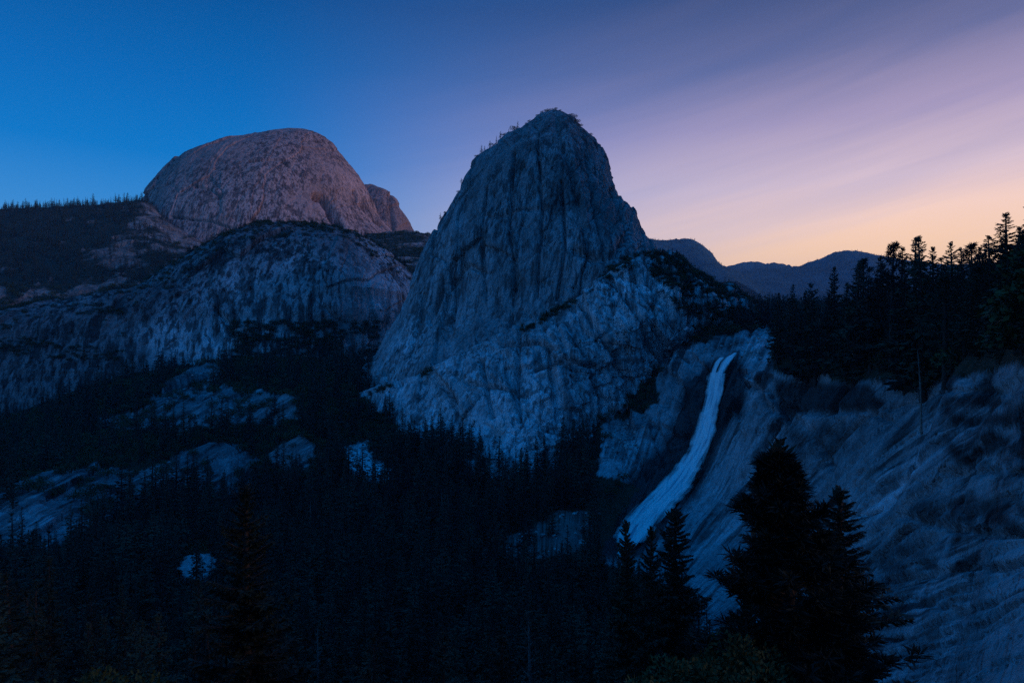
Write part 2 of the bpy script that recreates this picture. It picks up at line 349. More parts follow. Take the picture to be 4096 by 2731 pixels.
FALL = [  # centre line of the white water: (left px, right px, py)
    (2915, 2945, 1417), (2880, 2930, 1434), (2862, 2915, 1452), (2853, 2900, 1475), (2845, 2888, 1501), (2834, 2877, 1558), (2820, 2863, 1615), (2805, 2851, 1673), (2785, 2842, 1730), (2771, 2820, 1788),
    (2733, 2794, 1845), (2696, 2765, 1903), (2645, 2742, 1950), (2576, 2673, 2017), (2530, 2621, 2075), (2495, 2600, 2115), (2478, 2560, 2165), (2466, 2510, 2215)]
fall_c = [((a + b) / 2, y) for a, b, y in FALL]
ROCKS = dict(
    apron=[(2380, 2240), (2470, 2090), (2560, 1960), (2400, 1900), (2430, 1680), (2600, 1640), (2640, 1480), (2600, 1400), (2760, 1370), (2930, 1340), (3080, 1290), (3090, 1480), (3320, 1505), (3480, 1525), (3800, 1510), (4096, 1460), (5400, 1400), (5400, 3600), (3300, 3300), (2780, 2600), (2640, 2330)],
    band=[(360, 1670), (470, 1640), (560, 1630), (640, 1560), (760, 1490), (860, 1455), (890, 1480), (800, 1560), (900, 1545), (1050, 1570), (1190, 1610), (1210, 1690), (1000, 1700), (700, 1730), (560, 1745), (420, 1710)],
    outcrop=[(640, 1850), (800, 1785), (960, 1775), (1020, 1830), (1010, 1920), (940, 1985), (760, 1985), (560, 1975), (400, 1960)],
    slab=[(-400, 2050), (0, 1980), (200, 1895), (420, 1870), (660, 1890), (560, 2010), (420, 2090), (200, 2210), (0, 2270), (-400, 2300)],
    knob=[(1085, 1800), (1200, 1750), (1268, 1790), (1250, 1870), (1150, 1895), (1085, 1875)],
    talus=[(1385, 1765), (1470, 1765), (1495, 1830), (1575, 1880), (1560, 1935), (1440, 1915), (1375, 1865)],
    mound=[(700, 2295), (725, 2255), (770, 2226), (820, 2220), (858, 2240), (885, 2285), (850, 2312), (800, 2345), (745, 2335)],
    wash=[(2020, 2140), (2250, 2050), (2400, 2040), (2340, 2190), (2060, 2270), (1880, 2290), (1900, 2225)])
def bare_mask(px, py, x, y, z):
    jx = fbm(x * .05, y * .05, z * .05, 3, 60) * 34 + fbm(x * .22, y * .22, z * .2, 3, 62) * 18; jy = fbm(x * .05, y * .05, z * .05 + 40, 3, 61) * 22 + fbm(x * .22, y * .22, z * .2 + 9, 3, 63) * 12
    m = np.zeros(px.shape)
    for k, poly in ROCKS.items():
        m = np.maximum(m, inpoly(px + jx, py + jy, poly) * (.35 if k == 'wash' else 1.))
    return m
TU, TV = np.linspace(-1.4, 1.5, 560), np.linspace(uL(2.5), uL(1700), 620)
TAB = gt(*np.meshgrid(TU, TV))
def ground_w(u, Y):
    a = np.clip((u - TU[0]) / (TU[1] - TU[0]), 0, 558.999); b = np.clip((uL(Y) - TV[0]) / (TV[1] - TV[0]), 0, 618.999)
    i, j = a.astype(int), b.astype(int); a = a - i; b = b - j
    return (TAB[j, i] * (1 - a) + TAB[j, i + 1] * a) * (1 - b) + (TAB[j + 1, i] * (1 - a) + TAB[j + 1, i + 1] * a) * b
def grain(px, py):
    """the rock's grain on the slopes, in hundreds of photo pixels: (weight, across, along). Left slabs dip evenly, the right apron's sheets fan out."""
    wob = fbm(px / 260, py / 260, px * 0, 3, 3) * 7 + fbm(px / 70, py / 70, px * 0, 2, 4) * 1.5
    left = (px < 1750).astype(float); t = math.radians(28)
    fan = np.arctan2(3050 - py, px - 2150); rad = np.hypot(px - 2150, py - 3050)
    near = sst(3200, 3600, px + (py - 1900) * .35)
    return [(left, (px * math.sin(t) + py * math.cos(t) + wob) / 100, (py * math.sin(t) - px * math.cos(t)) / 100),
            ((1 - left) * (1 - near), (fan * 1350 + wob) / 100, rad / 100), ((1 - left) * near, (fan * 1350 + wob) / 100, rad / 100)]
def ground_detail(x, y, z, px, py):
    ap = inpoly(px, py, ROCKS['apron']).astype(float)
    edge = np.clip((px - 2480) / 260, 0, 1) * ap
    oc = np.zeros(px.shape)
    for k in ('band', 'outcrop', 'slab', 'knob'):
        oc = np.maximum(oc, inpoly(px, py, ROCKS[k]))
    d = fbm(x * .02, y * .02, z * 0, 4, 1) * 3.0
    m = y / F                                  # metres per photo pixel at this distance
    amt = np.maximum(edge, oc); on = amt > 0
    if on.any():
        qx, qy = px[on], py[on]; zero = 0 * qx; acc = zero.copy()
        patch = sst(-.25, .35, fbm(qx / 170, qy / 130, zero, 3, 9))
        for i, (w, c, al) in enumerate(grain(qx, qy)):
            rib = fbm(c / .42, al / 9., zero, 3, 11 + i, .55) * 11
            rib2 = fbm(c / .12, al / 3., zero, 3, 15 + i, .5) * 4.5
            fc = facets(c / .85, al / 4.6, 31 + i, 1.4, .04) * 14
            fc2 = facets(c / .30, al / 1.2, 37 + i, 1.3, .08) * 4.0
            ruf = fbm(c / .25, al / .4, zero, 4, 47 + i, .65) * 5.0
            t = c / (.55, .5, .85)[i] + .45 * fbm(c / 2.5, al / 12., zero, 3, 67 + i); fr = t - np.floor(t); on_ = sst(-.15, .25, fbm(c / 1.6, al / 2.2, zero, 3, 71 + i))
            t2 = c / .21 + .5 * fbm(c / 1.2, al / 7., zero, 3, 73 + i); f2_ = t2 - np.floor(t2)
            acc += w * ((8., 6., 13.)[i] * on_ * (fr - .5) + (3., 3., 1.5)[i] * (1 - .6 * on_) * (f2_ - .5))      # overlapping sheets, each with a broken lip
            e = cells(c / .6, al / 8., 57 + i)[1]; acc -= w * (7., 4., 20.)[i] * np.exp(-(e / .04) ** 2)      # long open joints
            k = (1.2, .3, .6)[i]; rk = (.7, .9, .12)[i]; rf = (1., .25, .12)[i]
            acc += w * ((rib + rib2 * (.4 + .6 * patch)) * rk + (fc + fc2 * (.4 + .8 * patch)) * k + ruf * rf * (1.3 - .7 * patch))
        # long parallel joints that run right down the apron, some opened into narrow ledges
        rc = np.random.default_rng(17); _, c, al = grain(qx, qy)[2]; rt = qx > 2500
        for k in range(75):
            a0, a1 = sorted(rc.uniform(6, 26, 2)); th = rc.uniform(.28, 1.25); w = rc.uniform(.04, .075); dp = rc.uniform(9, 26) * (.55 if th > .95 else 1.)
            dc = c - (th * 13.5 + rc.uniform(-.035, .035) * (al - a0)); win = rt * np.clip((al - a0) / 1.2, 0, 1) * np.clip((a1 + 2 - al) / 1.2, 0, 1)
            acc -= win * dp * np.exp(-(dc / w) ** 2)
        d[on] += amt[on] * m[on] * acc
    # short walls under the tree shelf
    for line, wd, dp in (([(3120, 1632), (3230, 1640), (3330, 1640), (3440, 1625)], 16, -4.), ([(3440, 1630), (3560, 1680)], 12, -3.), ([(3560, 1640), (3760, 1560), (4000, 1560)], 10, -2.),
                         ([(3600, 2060), (3800, 2110), (3960, 2130), (4200, 2120)], 14, -2.6), ([(3560, 2330), (3800, 2270), (4000, 2260), (4200, 2210)], 12, -2.2), ([(3560, 2550), (3800, 2440), (4200, 2350)], 9, -1.2), ([(3760, 1890), (4200, 1880)], 10, -2.), ([(3000, 1500), (3080, 1640), (3200, 1690), (3330, 1870)], 12, -4.)):
        d += dp * np.exp(-(polydist(px, py, line) / wd) ** 2)
    d += -6.0 * np.exp(-(polydist(px, py, fall_c) / 45) ** 2) * (1 - sst(2100, 2300, py))
    # broken rock of the outcrops on the left
    d += oc * 2.5
    d += inpoly(px, py, ROCKS['mound']) * 3.0
    lw = inpoly(px, py, [(2400, 1660), (2760, 1400), (2860, 1500), (2780, 1750), (2560, 1950), (2400, 1900)])
    lw = lw | inpoly(px, py, [(2930, 1470), (3090, 1500), (3160, 1680), (3000, 1740), (2930, 1650)])
    d += lw * (facets(x / 12, z / 26, 51, 1., .12) * 5.5 + fbm(x / 7, y / 7, z / 30, 3, 53, .5) * 2.0)
    return d * np.clip(y / 40, .05, 1)
def ground_point(px, py, y0=15., y1=1450.):
    """first place where the ray through (px, py) meets the undisplaced ground"""
    u = (np.atleast_1d(px).astype(float) - 2048) / F; w = (HZ - np.atleast_1d(py).astype(float)) / F
    Ys = np.exp(np.linspace(np.log(y0), np.log(y1), 700))
    g = ground_w(np.repeat(u[:, None], 700, 1), np.repeat(Ys[None], len(u), 0)) - w[:, None]
    hit = (g[:, 1:] >= 0) & (g[:, :-1] < 0)
    i = np.where(hit.any(1), hit.argmax(1), 698)
    r = np.arange(len(u)); g0, g1 = g[r, i], g[r, i + 1]; t = np.clip(-g0 / (g1 - g0 + 1e-12), 0, 1)
    Y = Ys[i] + t * (Ys[i + 1] - Ys[i])
    return np.stack([u * Y, Y, w * Y], 1)
def ground_z(x, y):
    x = np.asarray(x, float); y = np.asarray(y, float)
    z = ground_w(x / y, y) * y; px, py = proj(x, y, z)
    return z + ground_detail(x, y, z, px, py)

lnY = np.concatenate([np.linspace(np.log(3), np.log(60), 70)[:-1], np.linspace(np.log(60), np.log(740), 600)[:-1], np.linspace(np.log(740), np.log(1550), 70)])
us = np.concatenate([np.linspace(-1.15, -.79, 36)[:-1], np.linspace(-.79, .79, 660)[:-1], np.linspace(.79, 1.3, 50)])
UU, YY = np.meshgrid(us, np.exp(lnY)); XX = UU * YY
ZZ = ground_w(UU, YY) * YY
PX, PY = proj(XX, YY, ZZ)
bare = bare_mask(PX, PY, XX, YY, ZZ)
def displace(X, Y, Z, d):
    a = [np.gradient(q, axis=1) for q in (X, Y, Z)]; b = [np.gradient(q, axis=0) for q in (X, Y, Z)]
    n = [a[1] * b[2] - a[2] * b[1], a[2] * b[0] - a[0] * b[2], a[0] * b[1] - a[1] * b[0]]; l = np.sqrt(n[0] ** 2 + n[1] ** 2 + n[2] ** 2) + 1e-9
    return [q + c / l * d for q, c in zip((X, Y, Z), n)]
XX, YY, ZZ = displace(XX, YY, ZZ, ground_detail(XX, YY, ZZ, PX, PY))
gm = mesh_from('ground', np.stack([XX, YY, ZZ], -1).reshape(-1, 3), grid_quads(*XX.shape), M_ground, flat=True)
set_attr(gm, 'bare', bare)
def soft(px, py, poly, s=40): return np.where(inpoly(px, py, poly), np.minimum(polydist(px, py, poly + poly[:1]) / s, 1), 0)
GORGE_DARK = [(2270, 2260), (2360, 2080), (2450, 1950), (2600, 1800), (2680, 1680), (2690, 1540), (2800, 1420), (2960, 1400), (3010, 1480), (2990, 1640), (2930, 1720), (2880, 1800), (2830, 1920), (2720, 2060), (2580, 2250)]  # spray-soaked rock and the gorge's shade, painted together as one dark area
PALE = [(2640, 1450), (2760, 1385), (3090, 1300), (3090, 1490), (2990, 1520), (2900, 1430)]
set_attr(gm, 'rock_dark', .3 * soft(PX, PY, PALE, 30) * sst(-.3, .2, fbm(PX / 30, PY / 20, PX * 0, 4, 85)) + .22 * sst(2950, 3200, PX) + .42 * (PX < 1330) * (1 - soft(PX, PY, ROCKS['mound'], 10)) + np.maximum(soft(PX, PY, GORGE_DARK), .8 * np.maximum.reduce([soft(PX, PY, q, 45) * k * sst(-.35, .15, fbm(PX / 60, PY / 40, PX * 0, 4, 81)) for k, q in ((1., [(3760, 1560), (4250, 1530), (4250, 1900), (3820, 1890), (3720, 1700)]), (.9, [(3640, 1950), (4250, 1980), (4250, 2170), (3900, 2130), (3620, 2090)]), (.7, [(3480, 2180), (3700, 2110), (3760, 2280), (3540, 2420), (3440, 2300)]), (.7, [(3100, 1690), (3500, 1640), (3480, 1760), (3280, 1930), (3150, 1850)]))]) + .8 * soft(PX, PY, [(3080, 1500), (3480, 1530), (3560, 1640), (3420, 1640), (3100, 1660)], 20))); set_attr(gm, 'fresh', np.maximum(.12 * soft(PX, PY, PALE, 25), np.maximum(.7 * soft(PX, PY, ROCKS['talus'], 15), .25 * soft(PX, PY, ROCKS['mound'], 12))) + .7 * soft(PX, PY, [(3330, 2100), (3500, 1900), (3700, 1760), (3790, 1790), (3620, 1970), (3440, 2180)], 50))  # apron patches, shelf foot, lip and left outcrops simply get a darker tone
set_attr(gm, 'unstained', np.maximum(soft(PX, PY, [(640, 2180), (930, 2180), (930, 2380), (640, 2380)], 10), soft(PX, PY, ROCKS['talus'], 10)))
gr = grain(PX, PY); set_attr(gm, 'across', sum(w * c for w, c, al in gr)); set_attr(gm, 'along', sum(w * al for w, c, al in gr))
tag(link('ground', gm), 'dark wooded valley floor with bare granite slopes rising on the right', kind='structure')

# the mountainside the camera stands on, behind and to the right of the view: it keeps the low light off the valley
xs = np.linspace(-1500, 2600, 160); ys = np.linspace(-1800, 8, 90); X2, Y2 = np.meshgrid(xs, ys)
Z2 = -3 + np.maximum(0, -Y2) * .42 + fbm(X2 / 200, Y2 / 200, X2 * 0, 4, 71) * 40 * sst(0, 200, -Y2) - 6 * sst(-20, 8, Y2)
Z2 = Z2 - np.maximum(0, -X2 - 100) * .35
ms = mesh_from('mountainside', np.stack([X2, Y2, Z2], -1).reshape(-1, 3), grid_quads(*X2.shape), M_ground); set_attr(ms, 'bare', np.zeros(X2.size))
tag(link('mountainside', ms), 'wooded mountainside rising behind the viewpoint', kind='structure')
xs = np.linspace(0, 1, 90); ys = np.linspace(0, 2400, 110); A2, Y2 = np.meshgrid(xs, ys)
X2 = np.maximum(40, 1.18 * Y2) * 1.0 + A2 * 2200
Z2 = np.minimum(330, .26 * Y2 + 20) * .55 + np.minimum(A2 * 2.2, 1) * 800 + fbm(X2 / 250, Y2 / 250, X2 * 0, 4, 75) * 45 * sst(0, .2, A2)
ms = mesh_from('mountainside', np.stack([X2, Y2, Z2], -1).reshape(-1, 3), grid_quads(*X2.shape), M_ground); set_attr(ms, 'bare', np.zeros(X2.size))
tag(link('mountainside', ms), 'wooded mountainside beyond the right edge of the picture', kind='structure')

# ------------------------------------------------------------------ granite domes
def loft(name, Yax, left, right, front, back, ztop_pad, disp, mat, nfront=460, nback=50, nlev=420, crest=0.0, power=2.0, zbot=-140, zpow=1.35, fresh=None):
    """a solid dome as a stack of level sections: left/right flanks (px, py) at the axis distance, front/back depth by height"""
    def side(pts):
        z = np.array([(HZ - p[1]) / F * Yax for p in pts]); x = np.array([(p[0] - 2048) / F * Yax for p in pts])
        o = np.argsort(z); return z[o], x[o]
    zl, xl = side(left); zr, xr = side(right); ztop = min(zl[-1], zr[-1]) + ztop_pad
    s = np.linspace(0, 1, nlev); zz = ztop - (ztop - zbot) * s ** zpow
    L = np.interp(zz, zl, xl); R = np.interp(zz, zr, xr)
    fz, fv = zip(*sorted(front)); bz, bv = zip(*sorted(back))
    Fd = np.interp(zz, fz, fv); Bd = np.interp(zz, bz, bv)
    c0 = np.interp(zz, *zip(*sorted(crest))) if not isinstance(crest, (int, float)) else np.full(nlev, crest)
    t = np.sin(np.linspace(-np.pi / 2, np.pi / 2, nfront)) * .35 + np.linspace(-1, 1, nfront) * .65
    tb = np.linspace(1, -1, nback + 2)[1:-1]
    X = np.empty((nlev, nfront + nback)); Y = np.empty_like(X); Z = np.repeat(zz[:, None], nfront + nback, 1)
    mid, hw = (L + R) / 2, np.maximum((R - L) / 2, .2)
    X[:, :nfront] = mid[:, None] + hw[:, None] * t; X[:, nfront:] = mid[:, None] + hw[:, None] * tb
    sgn = t[None] - c0[:, None]; q = np.where(sgn > 0, sgn / (1 - c0[:, None]), -sgn / (1 + c0[:, None]))
    Y[:, :nfront] = Yax - Fd[:, None] * np.clip(1 - q ** power, 0, 1) ** (1 / 1.3)
    Y[:, nfront:] = Yax + Bd[:, None] * np.sqrt(np.clip(1 - tb ** 2, 0, 1))
    # outward normals from the undisplaced grid
    dXt = np.roll(X, -1, 1) - np.roll(X, 1, 1); dYt = np.roll(Y, -1, 1) - np.roll(Y, 1, 1); dZt = np.zeros_like(X)
    dXl, dYl, dZl = np.gradient(X, axis=0), np.gradient(Y, axis=0), np.gradient(Z, axis=0)
    nx = dYt * dZl - dZt * dYl; ny = dZt * dXl - dXt * dZl; nz = dXt * dYl - dYt * dXl
    n = np.sqrt(nx * nx + ny * ny + nz * nz) + 1e-9; nx, ny, nz = -nx / n, -ny / n, -nz / n
    if ny[nlev // 2, nfront // 2] > 0: nx, ny, nz = -nx, -ny, -nz
    px, py = proj(X, Y, Z)
    d = disp(X, Y, Z, px, py) * sst(0, .05, s)[:, None]
    X = X + nx * d; Y = Y + ny * d; Z = Z + nz * d
    V = np.stack([X, Y, Z], -1).reshape(-1, 3)
    me = mesh_from(name, V, grid_quads(nlev, nfront + nback, True)[:, ::-1], mat)
    if fresh: set_attr(me, 'fresh', fresh(X, Y, Z, px, py))
    return me, V
# --- the steep cap in the middle
lib_left = [(2222, 439), (2200, 442), (2146, 462), (2083, 510), (2006, 567), (1923, 622), (1891, 660), (1847, 732), (1796, 815), (1751, 891), (1713, 961), (1657, 1101), (1612, 1197), (1568, 1274), (1500, 1390), (1440, 1480), (1400, 1600), (1380, 1800), (1370, 2000)]
lib_right = [(2224, 439), (2261, 452), (2331, 496), (2370, 540), (2408, 591), (2437, 668), (2449, 732), (2484, 808), (2535, 859), (2551, 897), (2580, 955), (2625, 1022), (2688, 1090), (2760, 1135), (2830, 1178), (2900, 1215), (2960, 1255), (2960, 1310), (2860, 1400), (2760, 1560), (2660, 1750), (2640, 2000)]
LEDGE = [(1200, 1700), (1463, 1590), (1640, 1525), (1800, 1455), (1960, 1385), (2120, 1305), (2260, 1235), (2360, 1165), (2440, 1090), (2540, 1045), (2700, 1010), (3000, 950)]
def lib_disp(x, y, z, px, py):
    led = np.interp(px, *zip(*LEDGE)); below = sst(-8, 14, py - led)
    wob = fbm(x / 70, y / 70, z / 70, 3, 105) * 14
    f1 = facets((x - .10 * z + wob) / 46, (z + wob) / 210, 101, .9, .05) * 4.2
    f2 = facets((x - .35 * z + wob) / 15, (z + .4 * x) / 60, 111, 1.3, .08) * 4.2
    f3 = facets((x - .3 * z + wob * .6) / 5.5, (z + wob) / 15, 121, 1.3, .14) * 1.3
    fl = fbm(x / 11, y / 11, z / 90, 3, 131, .5) * 2.2 + fbm(x / 5, y / 5, z / 9, 3, 135, .55) * 1.1
    up = f1 * 1.35 + f2 * .42 + f3 * .45 + fl * .5
    g1 = facets((x + .45 * z + wob) / 24, (z - .45 * x) / 30, 141, 1.4, .08) * 5.6
    g2 = facets((x + .5 * z + wob) / 8, (z - .5 * x) / 11, 151, 1.4, .12) * 2.8
    big = facets((x + .1 * z) / 46, (z - .2 * x) / 70, 161, .9, .05) * 5
    lo = g1 * sst(1900, 2250, px) * .75 + g2 * (.45 + .4 * sst(2100, 2350, px)) + big + fl * .5 + 15
    d = up * (1 - below) + lo * below
    d -= 5 * np.exp(-((py - led) / 12) ** 2)
    for line, wd, dp in (([(2448, 762), (2478, 850), (2496, 920), (2512, 985)], 9, -9), ([(2225, 470), (2232, 540), (2290, 680), (2310, 800)], 14, -5), ([(2205, 560), (2270, 600), (2300, 680)], 10, -4), ([(2290, 640), (2330, 790), (2345, 900)], 10, 5),
                         ([(2300, 1010), (2380, 1040), (2470, 1020), (2480, 980)], 16, -8), ([(1640, 1560), (1700, 1510), (1900, 1430)], 10, -5), ([(1800, 1130), (1870, 1060), (1940, 1090)], 9, -5), ([(2000, 880), (2100, 840), (2190, 830)], 8, -3),
                         ([(1720, 1290), (1770, 1180), (1830, 1110)], 10, -6), ([(1790, 1560), (1860, 1640), (1850, 1700)], 10, -5), ([(2280, 1330), (2340, 1500), (2380, 1640)], 10, -6), ([(2240, 1350), (2290, 1540)], 9, -4),
                         ([(2060, 620), (2042, 900), (2062, 1160)], 6, -7), ([(1955, 760), (1925, 1010), (1945, 1200)], 6, -6), ([(2150, 560), (2168, 850), (2150, 1190)], 6, -6), ([(1850, 1000), (1795, 1310)], 7, -8), ([(2245, 720), (2262, 1000), (2228, 1200)], 6, -7), ([(2350, 620), (2392, 900), (2425, 1050)], 7, -8), ([(1700, 1180), (1640, 1420)], 7, -7),
                         ([(2100, 1330), (2078, 1560), (2090, 1720)], 7, -8), ([(1950, 1480), (1992, 1700)], 7, -8), ([(2200, 1420), (2212, 1700)], 7, -8), ([(2330, 1250), (2425, 1420), (2485, 1570)], 7, -9), ([(2450, 1150), (2560, 1350), (2640, 1480)], 7, -9), ([(2550, 1120), (2655, 1300)], 7, -8), ([(2150, 1505), (2250, 1470), (2360, 1465)], 8, -9), ([(1900, 1570), (2000, 1580), (2110, 1610)], 7, -8), ([(2030, 1420), (2170, 1400), (2230, 1430)], 7, -8)):
        d += dp * np.exp(-(polydist(px, py, line) / wd) ** 2)
    return d
def lib_fresh(x, y, z, px, py):
    led = np.interp(px, *zip(*LEDGE)); n = fbm(x / 40, y / 40, z / 60, 4, 171, .55)
    return np.clip(sst(0, 40, py - led) * (.75 + .5 * n) + .45 * sst(1.9, 2.6, (py - 900) / 250 + (1900 - px) / 450) * (.6 + n), 0, 1) - .30 * (1 - sst(700, 1250, py)) * sst(1750, 1950, px)
def bro_fresh(x, y, z, px, py):
    n = fbm(x / 60, y / 60, z / 90, 4, 271, .55)
    f = .8 * sst(1250, 1330, py) * (1 - sst(1000, 1150, px)) * sst(500, 650, px) + .5 * sst(1380, 1480, px) + 1.2 * np.exp(-(polydist(px, py, [(925, 1075), (945, 1120), (930, 1180)]) / 22) ** 2) + .9 * np.exp(-(polydist(px, py, [(890, 1290), (890, 1380)]) / 34) ** 2)
    cr = py - np.interp(px, [0, 574, 829, 1000, 1245, 1408, 1657], [1274, 1178, 1012, 916, 896, 929, 1101])
    return np.clip(f * (.8 + .7 * n) + .25 * n, 0, 1) - .45 * (1 - sst(420, 640, px)) - .5 * (1 - sst(20, 150 + 60 * n, cr)) * (1 - .6 * sst(1400, 1550, px)) * sst(350, 700, px)
me, libV = loft('granite_dome', 900, lib_left, lib_right,
                [(-140, 300), (-60, 235), (0, 200), (60, 175), (120, 150), (200, 112), (260, 85), (300, 58), (330, 32), (349, 2)],
                [(-140, 300), (100, 230), (250, 120), (349, 4)], 0, lib_disp, M_lib, 560, 50, 560,
                crest=[(-140, .1), (0, .1), (100, .30), (200, .34), (300, .20), (349, .1)], power=1.55, zpow=1.25, fresh=lib_fresh)
tag(link('granite_dome', me), 'tall steep granite dome in the centre, left of the waterfall', kind='structure')
# --- the rounder dome to its left
bro_left = [(1240, 896), (1166, 897), (1064, 904), (1000, 916), (957, 942), (893, 967), (829, 1012), (765, 1057), (638, 1133), (574, 1178), (510, 1203), (255, 1229), (0, 1274), (-500, 1330), (-900, 1500), (-1000, 2000)]
bro_right = [(1245, 896), (1274, 897), (1357, 906), (1408, 929), (1478, 961), (1529, 993), (1574, 1025), (1619, 1063), (1657, 1101), (1720, 1180), (1790, 1300), (1820, 1500), (1840, 2000)]
def bro_disp(x, y, z, px, py):
    wob = fbm(x / 90, y / 90, z / 90, 3, 205) * 22
    f1 = facets((x - .1 * z + wob) / 80, (z + wob) / 190, 201, .9, .05) * 6
    f2 = facets((x - .15 * z + wob) / 24, (z + wob) / 60, 211, 1.2, .07) * 3.2
    f3 = facets((x + wob) / 8, (z + wob) / 16, 221, 1.2, .14) * 1.5
    fl = fbm(x / 16, y / 16, z / 120, 3, 231) * 3 + fbm(x / 7, y / 7, z / 14, 3, 235, .55) * 1.6
    led = fbm(x / 120, y / 120, z / 9, 3, 241, .5, True) * 2.2 * (1 - sst(350, 620, px))
    d = f1 * .8 + f2 * .5 + f3 * .5 + fl * .5 + led * .7
    for line, wd, dp in (([(855, 1225), (880, 1260), (910, 1290), (918, 1330)], 9, -9), ([(850, 1235), (845, 1340)], 8, -5), ([(1300, 1230), (1360, 1290), (1400, 1370)], 10, -6)):
        d += dp * np.exp(-(polydist(px, py, line) / wd) ** 2)
    return d
me, broV = loft('granite_dome', 1300, bro_left, bro_right,
                [(-140, 345), (-60, 315), (20, 285), (100, 255), (180, 215), (225, 178), (250, 130), (275, 55), (288, 3)], [(-140, 400), (100, 320), (250, 140), (288, 4)],
                0, bro_disp, M_bro, 620, 40, 400, crest=[(-140, .35), (100, .35), (288, .3)], power=3.2, zpow=1.2, fresh=bro_fresh)
tag(link('granite_dome', me), 'broad rounded granite dome left of the tall steep one, trees along its crest', kind='structure')
# --- the great dome behind
hd_left = [(1150, 514), (1064, 523), (1033, 536), (944, 562), (829, 597), (701, 654), (657, 699), (593, 783), (560, 830), (540, 900), (500, 1000), (400, 1200), (300, 1500)]
hd_right = [(1152, 514), (1223, 517), (1281, 536), (1332, 571), (1383, 635), (1434, 699), (1459, 737), (1490, 800), (1510, 859), (1560, 925), (1640, 1000), (1700, 1200), (1750, 1500)]
def hd_disp(x, y, z, px, py):
    wob = fbm(x / 150, y / 150, z / 150, 3, 305) * 40
    d = facets((x - .15 * z + wob) / 190, (z + wob) / 240, 301, .7, .04) * 9
    d += facets((x + wob) / 60, (z + wob + .2 * x) / 150, 311, 1.1, .06) * 1.6
    d += fbm(x / 45, y / 45, z / 300, 3, 321) * 4 + fbm(x / 20, y / 20, z / 40, 3, 325, .55) * 1.2
    d += fbm(x / 90, y / 90, z / 26, 3, 327, .5, True) * 4 * sst(850, 1000, py)
    for line, wd, dp in (([(1265, 783), (1290, 790), (1318, 825), (1340, 870), (1360, 900)], 11, -55), ([(1330, 860), (1362, 910)], 15, -35), ([(1415, 765), (1425, 805)], 5, -18), ([(1440, 820), (1480, 870), (1520, 905)], 6, -14), ([(690, 870), (850, 890), (960, 930)], 5, -10), ([(780, 745), (840, 755), (880, 790)], 5, -9), ([(1000, 645), (1120, 640), (1200, 700)], 4, -7)):
        d += dp * np.exp(-(polydist(px, py, line) / wd) ** 2)
    return d
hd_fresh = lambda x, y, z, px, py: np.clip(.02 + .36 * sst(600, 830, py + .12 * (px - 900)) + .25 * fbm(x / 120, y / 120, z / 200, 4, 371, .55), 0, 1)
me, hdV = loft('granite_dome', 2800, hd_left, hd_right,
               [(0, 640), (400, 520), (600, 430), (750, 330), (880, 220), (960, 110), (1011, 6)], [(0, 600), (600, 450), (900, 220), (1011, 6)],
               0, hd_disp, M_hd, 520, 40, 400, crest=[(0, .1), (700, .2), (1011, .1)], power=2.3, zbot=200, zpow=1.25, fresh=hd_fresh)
tag(link('granite_dome', me), 'largest and farthest granite dome, smooth and pinkish, on the left', kind='structure')
sh_left = [(1478, 736), (1455, 745), (1430, 770), (1400, 900), (1390, 1100)]
sh_right = [(1480, 736), (1504, 741), (1555, 763), (1580, 795), (1606, 840), (1638, 885), (1652, 915), (1690, 980), (1720, 1100)]
def sh_disp(x, y, z, px, py):
    return facets(x / 60, z / 200, 401, .8, .06) * 7 + fbm(x / 30, y / 30, z / 200, 3, 411) * 7 - 22 * np.exp(-(polydist(px, py, [(1560, 780), (1570, 840), (1575, 910)]) / 7) ** 2)
me, shV = loft('granite_dome', 3050, sh_left, sh_right, [(300, 260), (600, 200), (750, 120), (830, 40), (853, 3)], [(300, 300), (853, 5)], 0, sh_disp, M_hd, 160, 30, 160, crest=.3, power=2., zbot=300, zpow=1.2)
tag(link('granite_dome', me), 'small granite shoulder peeking out behind the right flank of the great dome', kind='structure')

# ------------------------------------------------------------------ hillside behind the domes and the far ridges
h_pts = [(-900, 1330, 1400), (0, 1330, 1400), (500, 1290, 1400), (900, 1250, 1450), (1500, 1200, 1450), (2300, 1280, 1400), (3200, 1300, 1400), (4500, 1280, 1400), (5300, 1250, 1400),
         (-800, 1200, 1650), (0, 1200, 1600), (300, 1190, 1620), (620, 1130, 1650), (850, 1060, 1800), (0, 1090, 1760), (300, 1080, 1800), (550, 1070, 1800), (780, 1000, 2000),
         (0, 960, 2000), (300, 940, 2050), (560, 900, 2100), (700, 930, 2150), (-800, 980, 2050), (-800, 850, 2400), (0, 838, 2350), (150, 836, 2350), (300, 832, 2380), (420, 822, 2400), (520, 812, 2420), (590, 800, 2450), (640, 850, 2450), (680, 900, 2400),
         (0, 870, 2700), (-700, 880, 2700), (500, 900, 2800), (1000, 1010, 2200), (1300, 1020, 2200), (1480, 985, 2250), (1560, 955, 2350), (1640, 935, 2450), (1750, 950, 2500), (1850, 975, 2500), (1620, 1060, 2050), (1750, 1100, 1900), (2000, 1010, 2500),
         (2300, 1100, 2400), (2600, 1230, 2000), (3000, 1240, 2400), (3600, 1200, 2400), (4300, 1150, 2400), (5300, 1100, 2400), (1000, 1050, 3600), (1700, 1100, 3600), (0, 1050, 3800), (2800, 1230, 3800), (4000, 1200, 3800), (5300, 1200, 3800), (-900, 1000, 3800),
         (0, 1300, 7000), (2000, 1300, 7000), (4500, 1300, 7000), (0, 1450, 14000), (2000, 1450, 14000), (4500, 1450, 14000)]
ht = TPS([((a - 2048) / F, uL(c)) for a, b, c in h_pts], [(HZ - b) / F for a, b, c in h_pts], 1e-4)
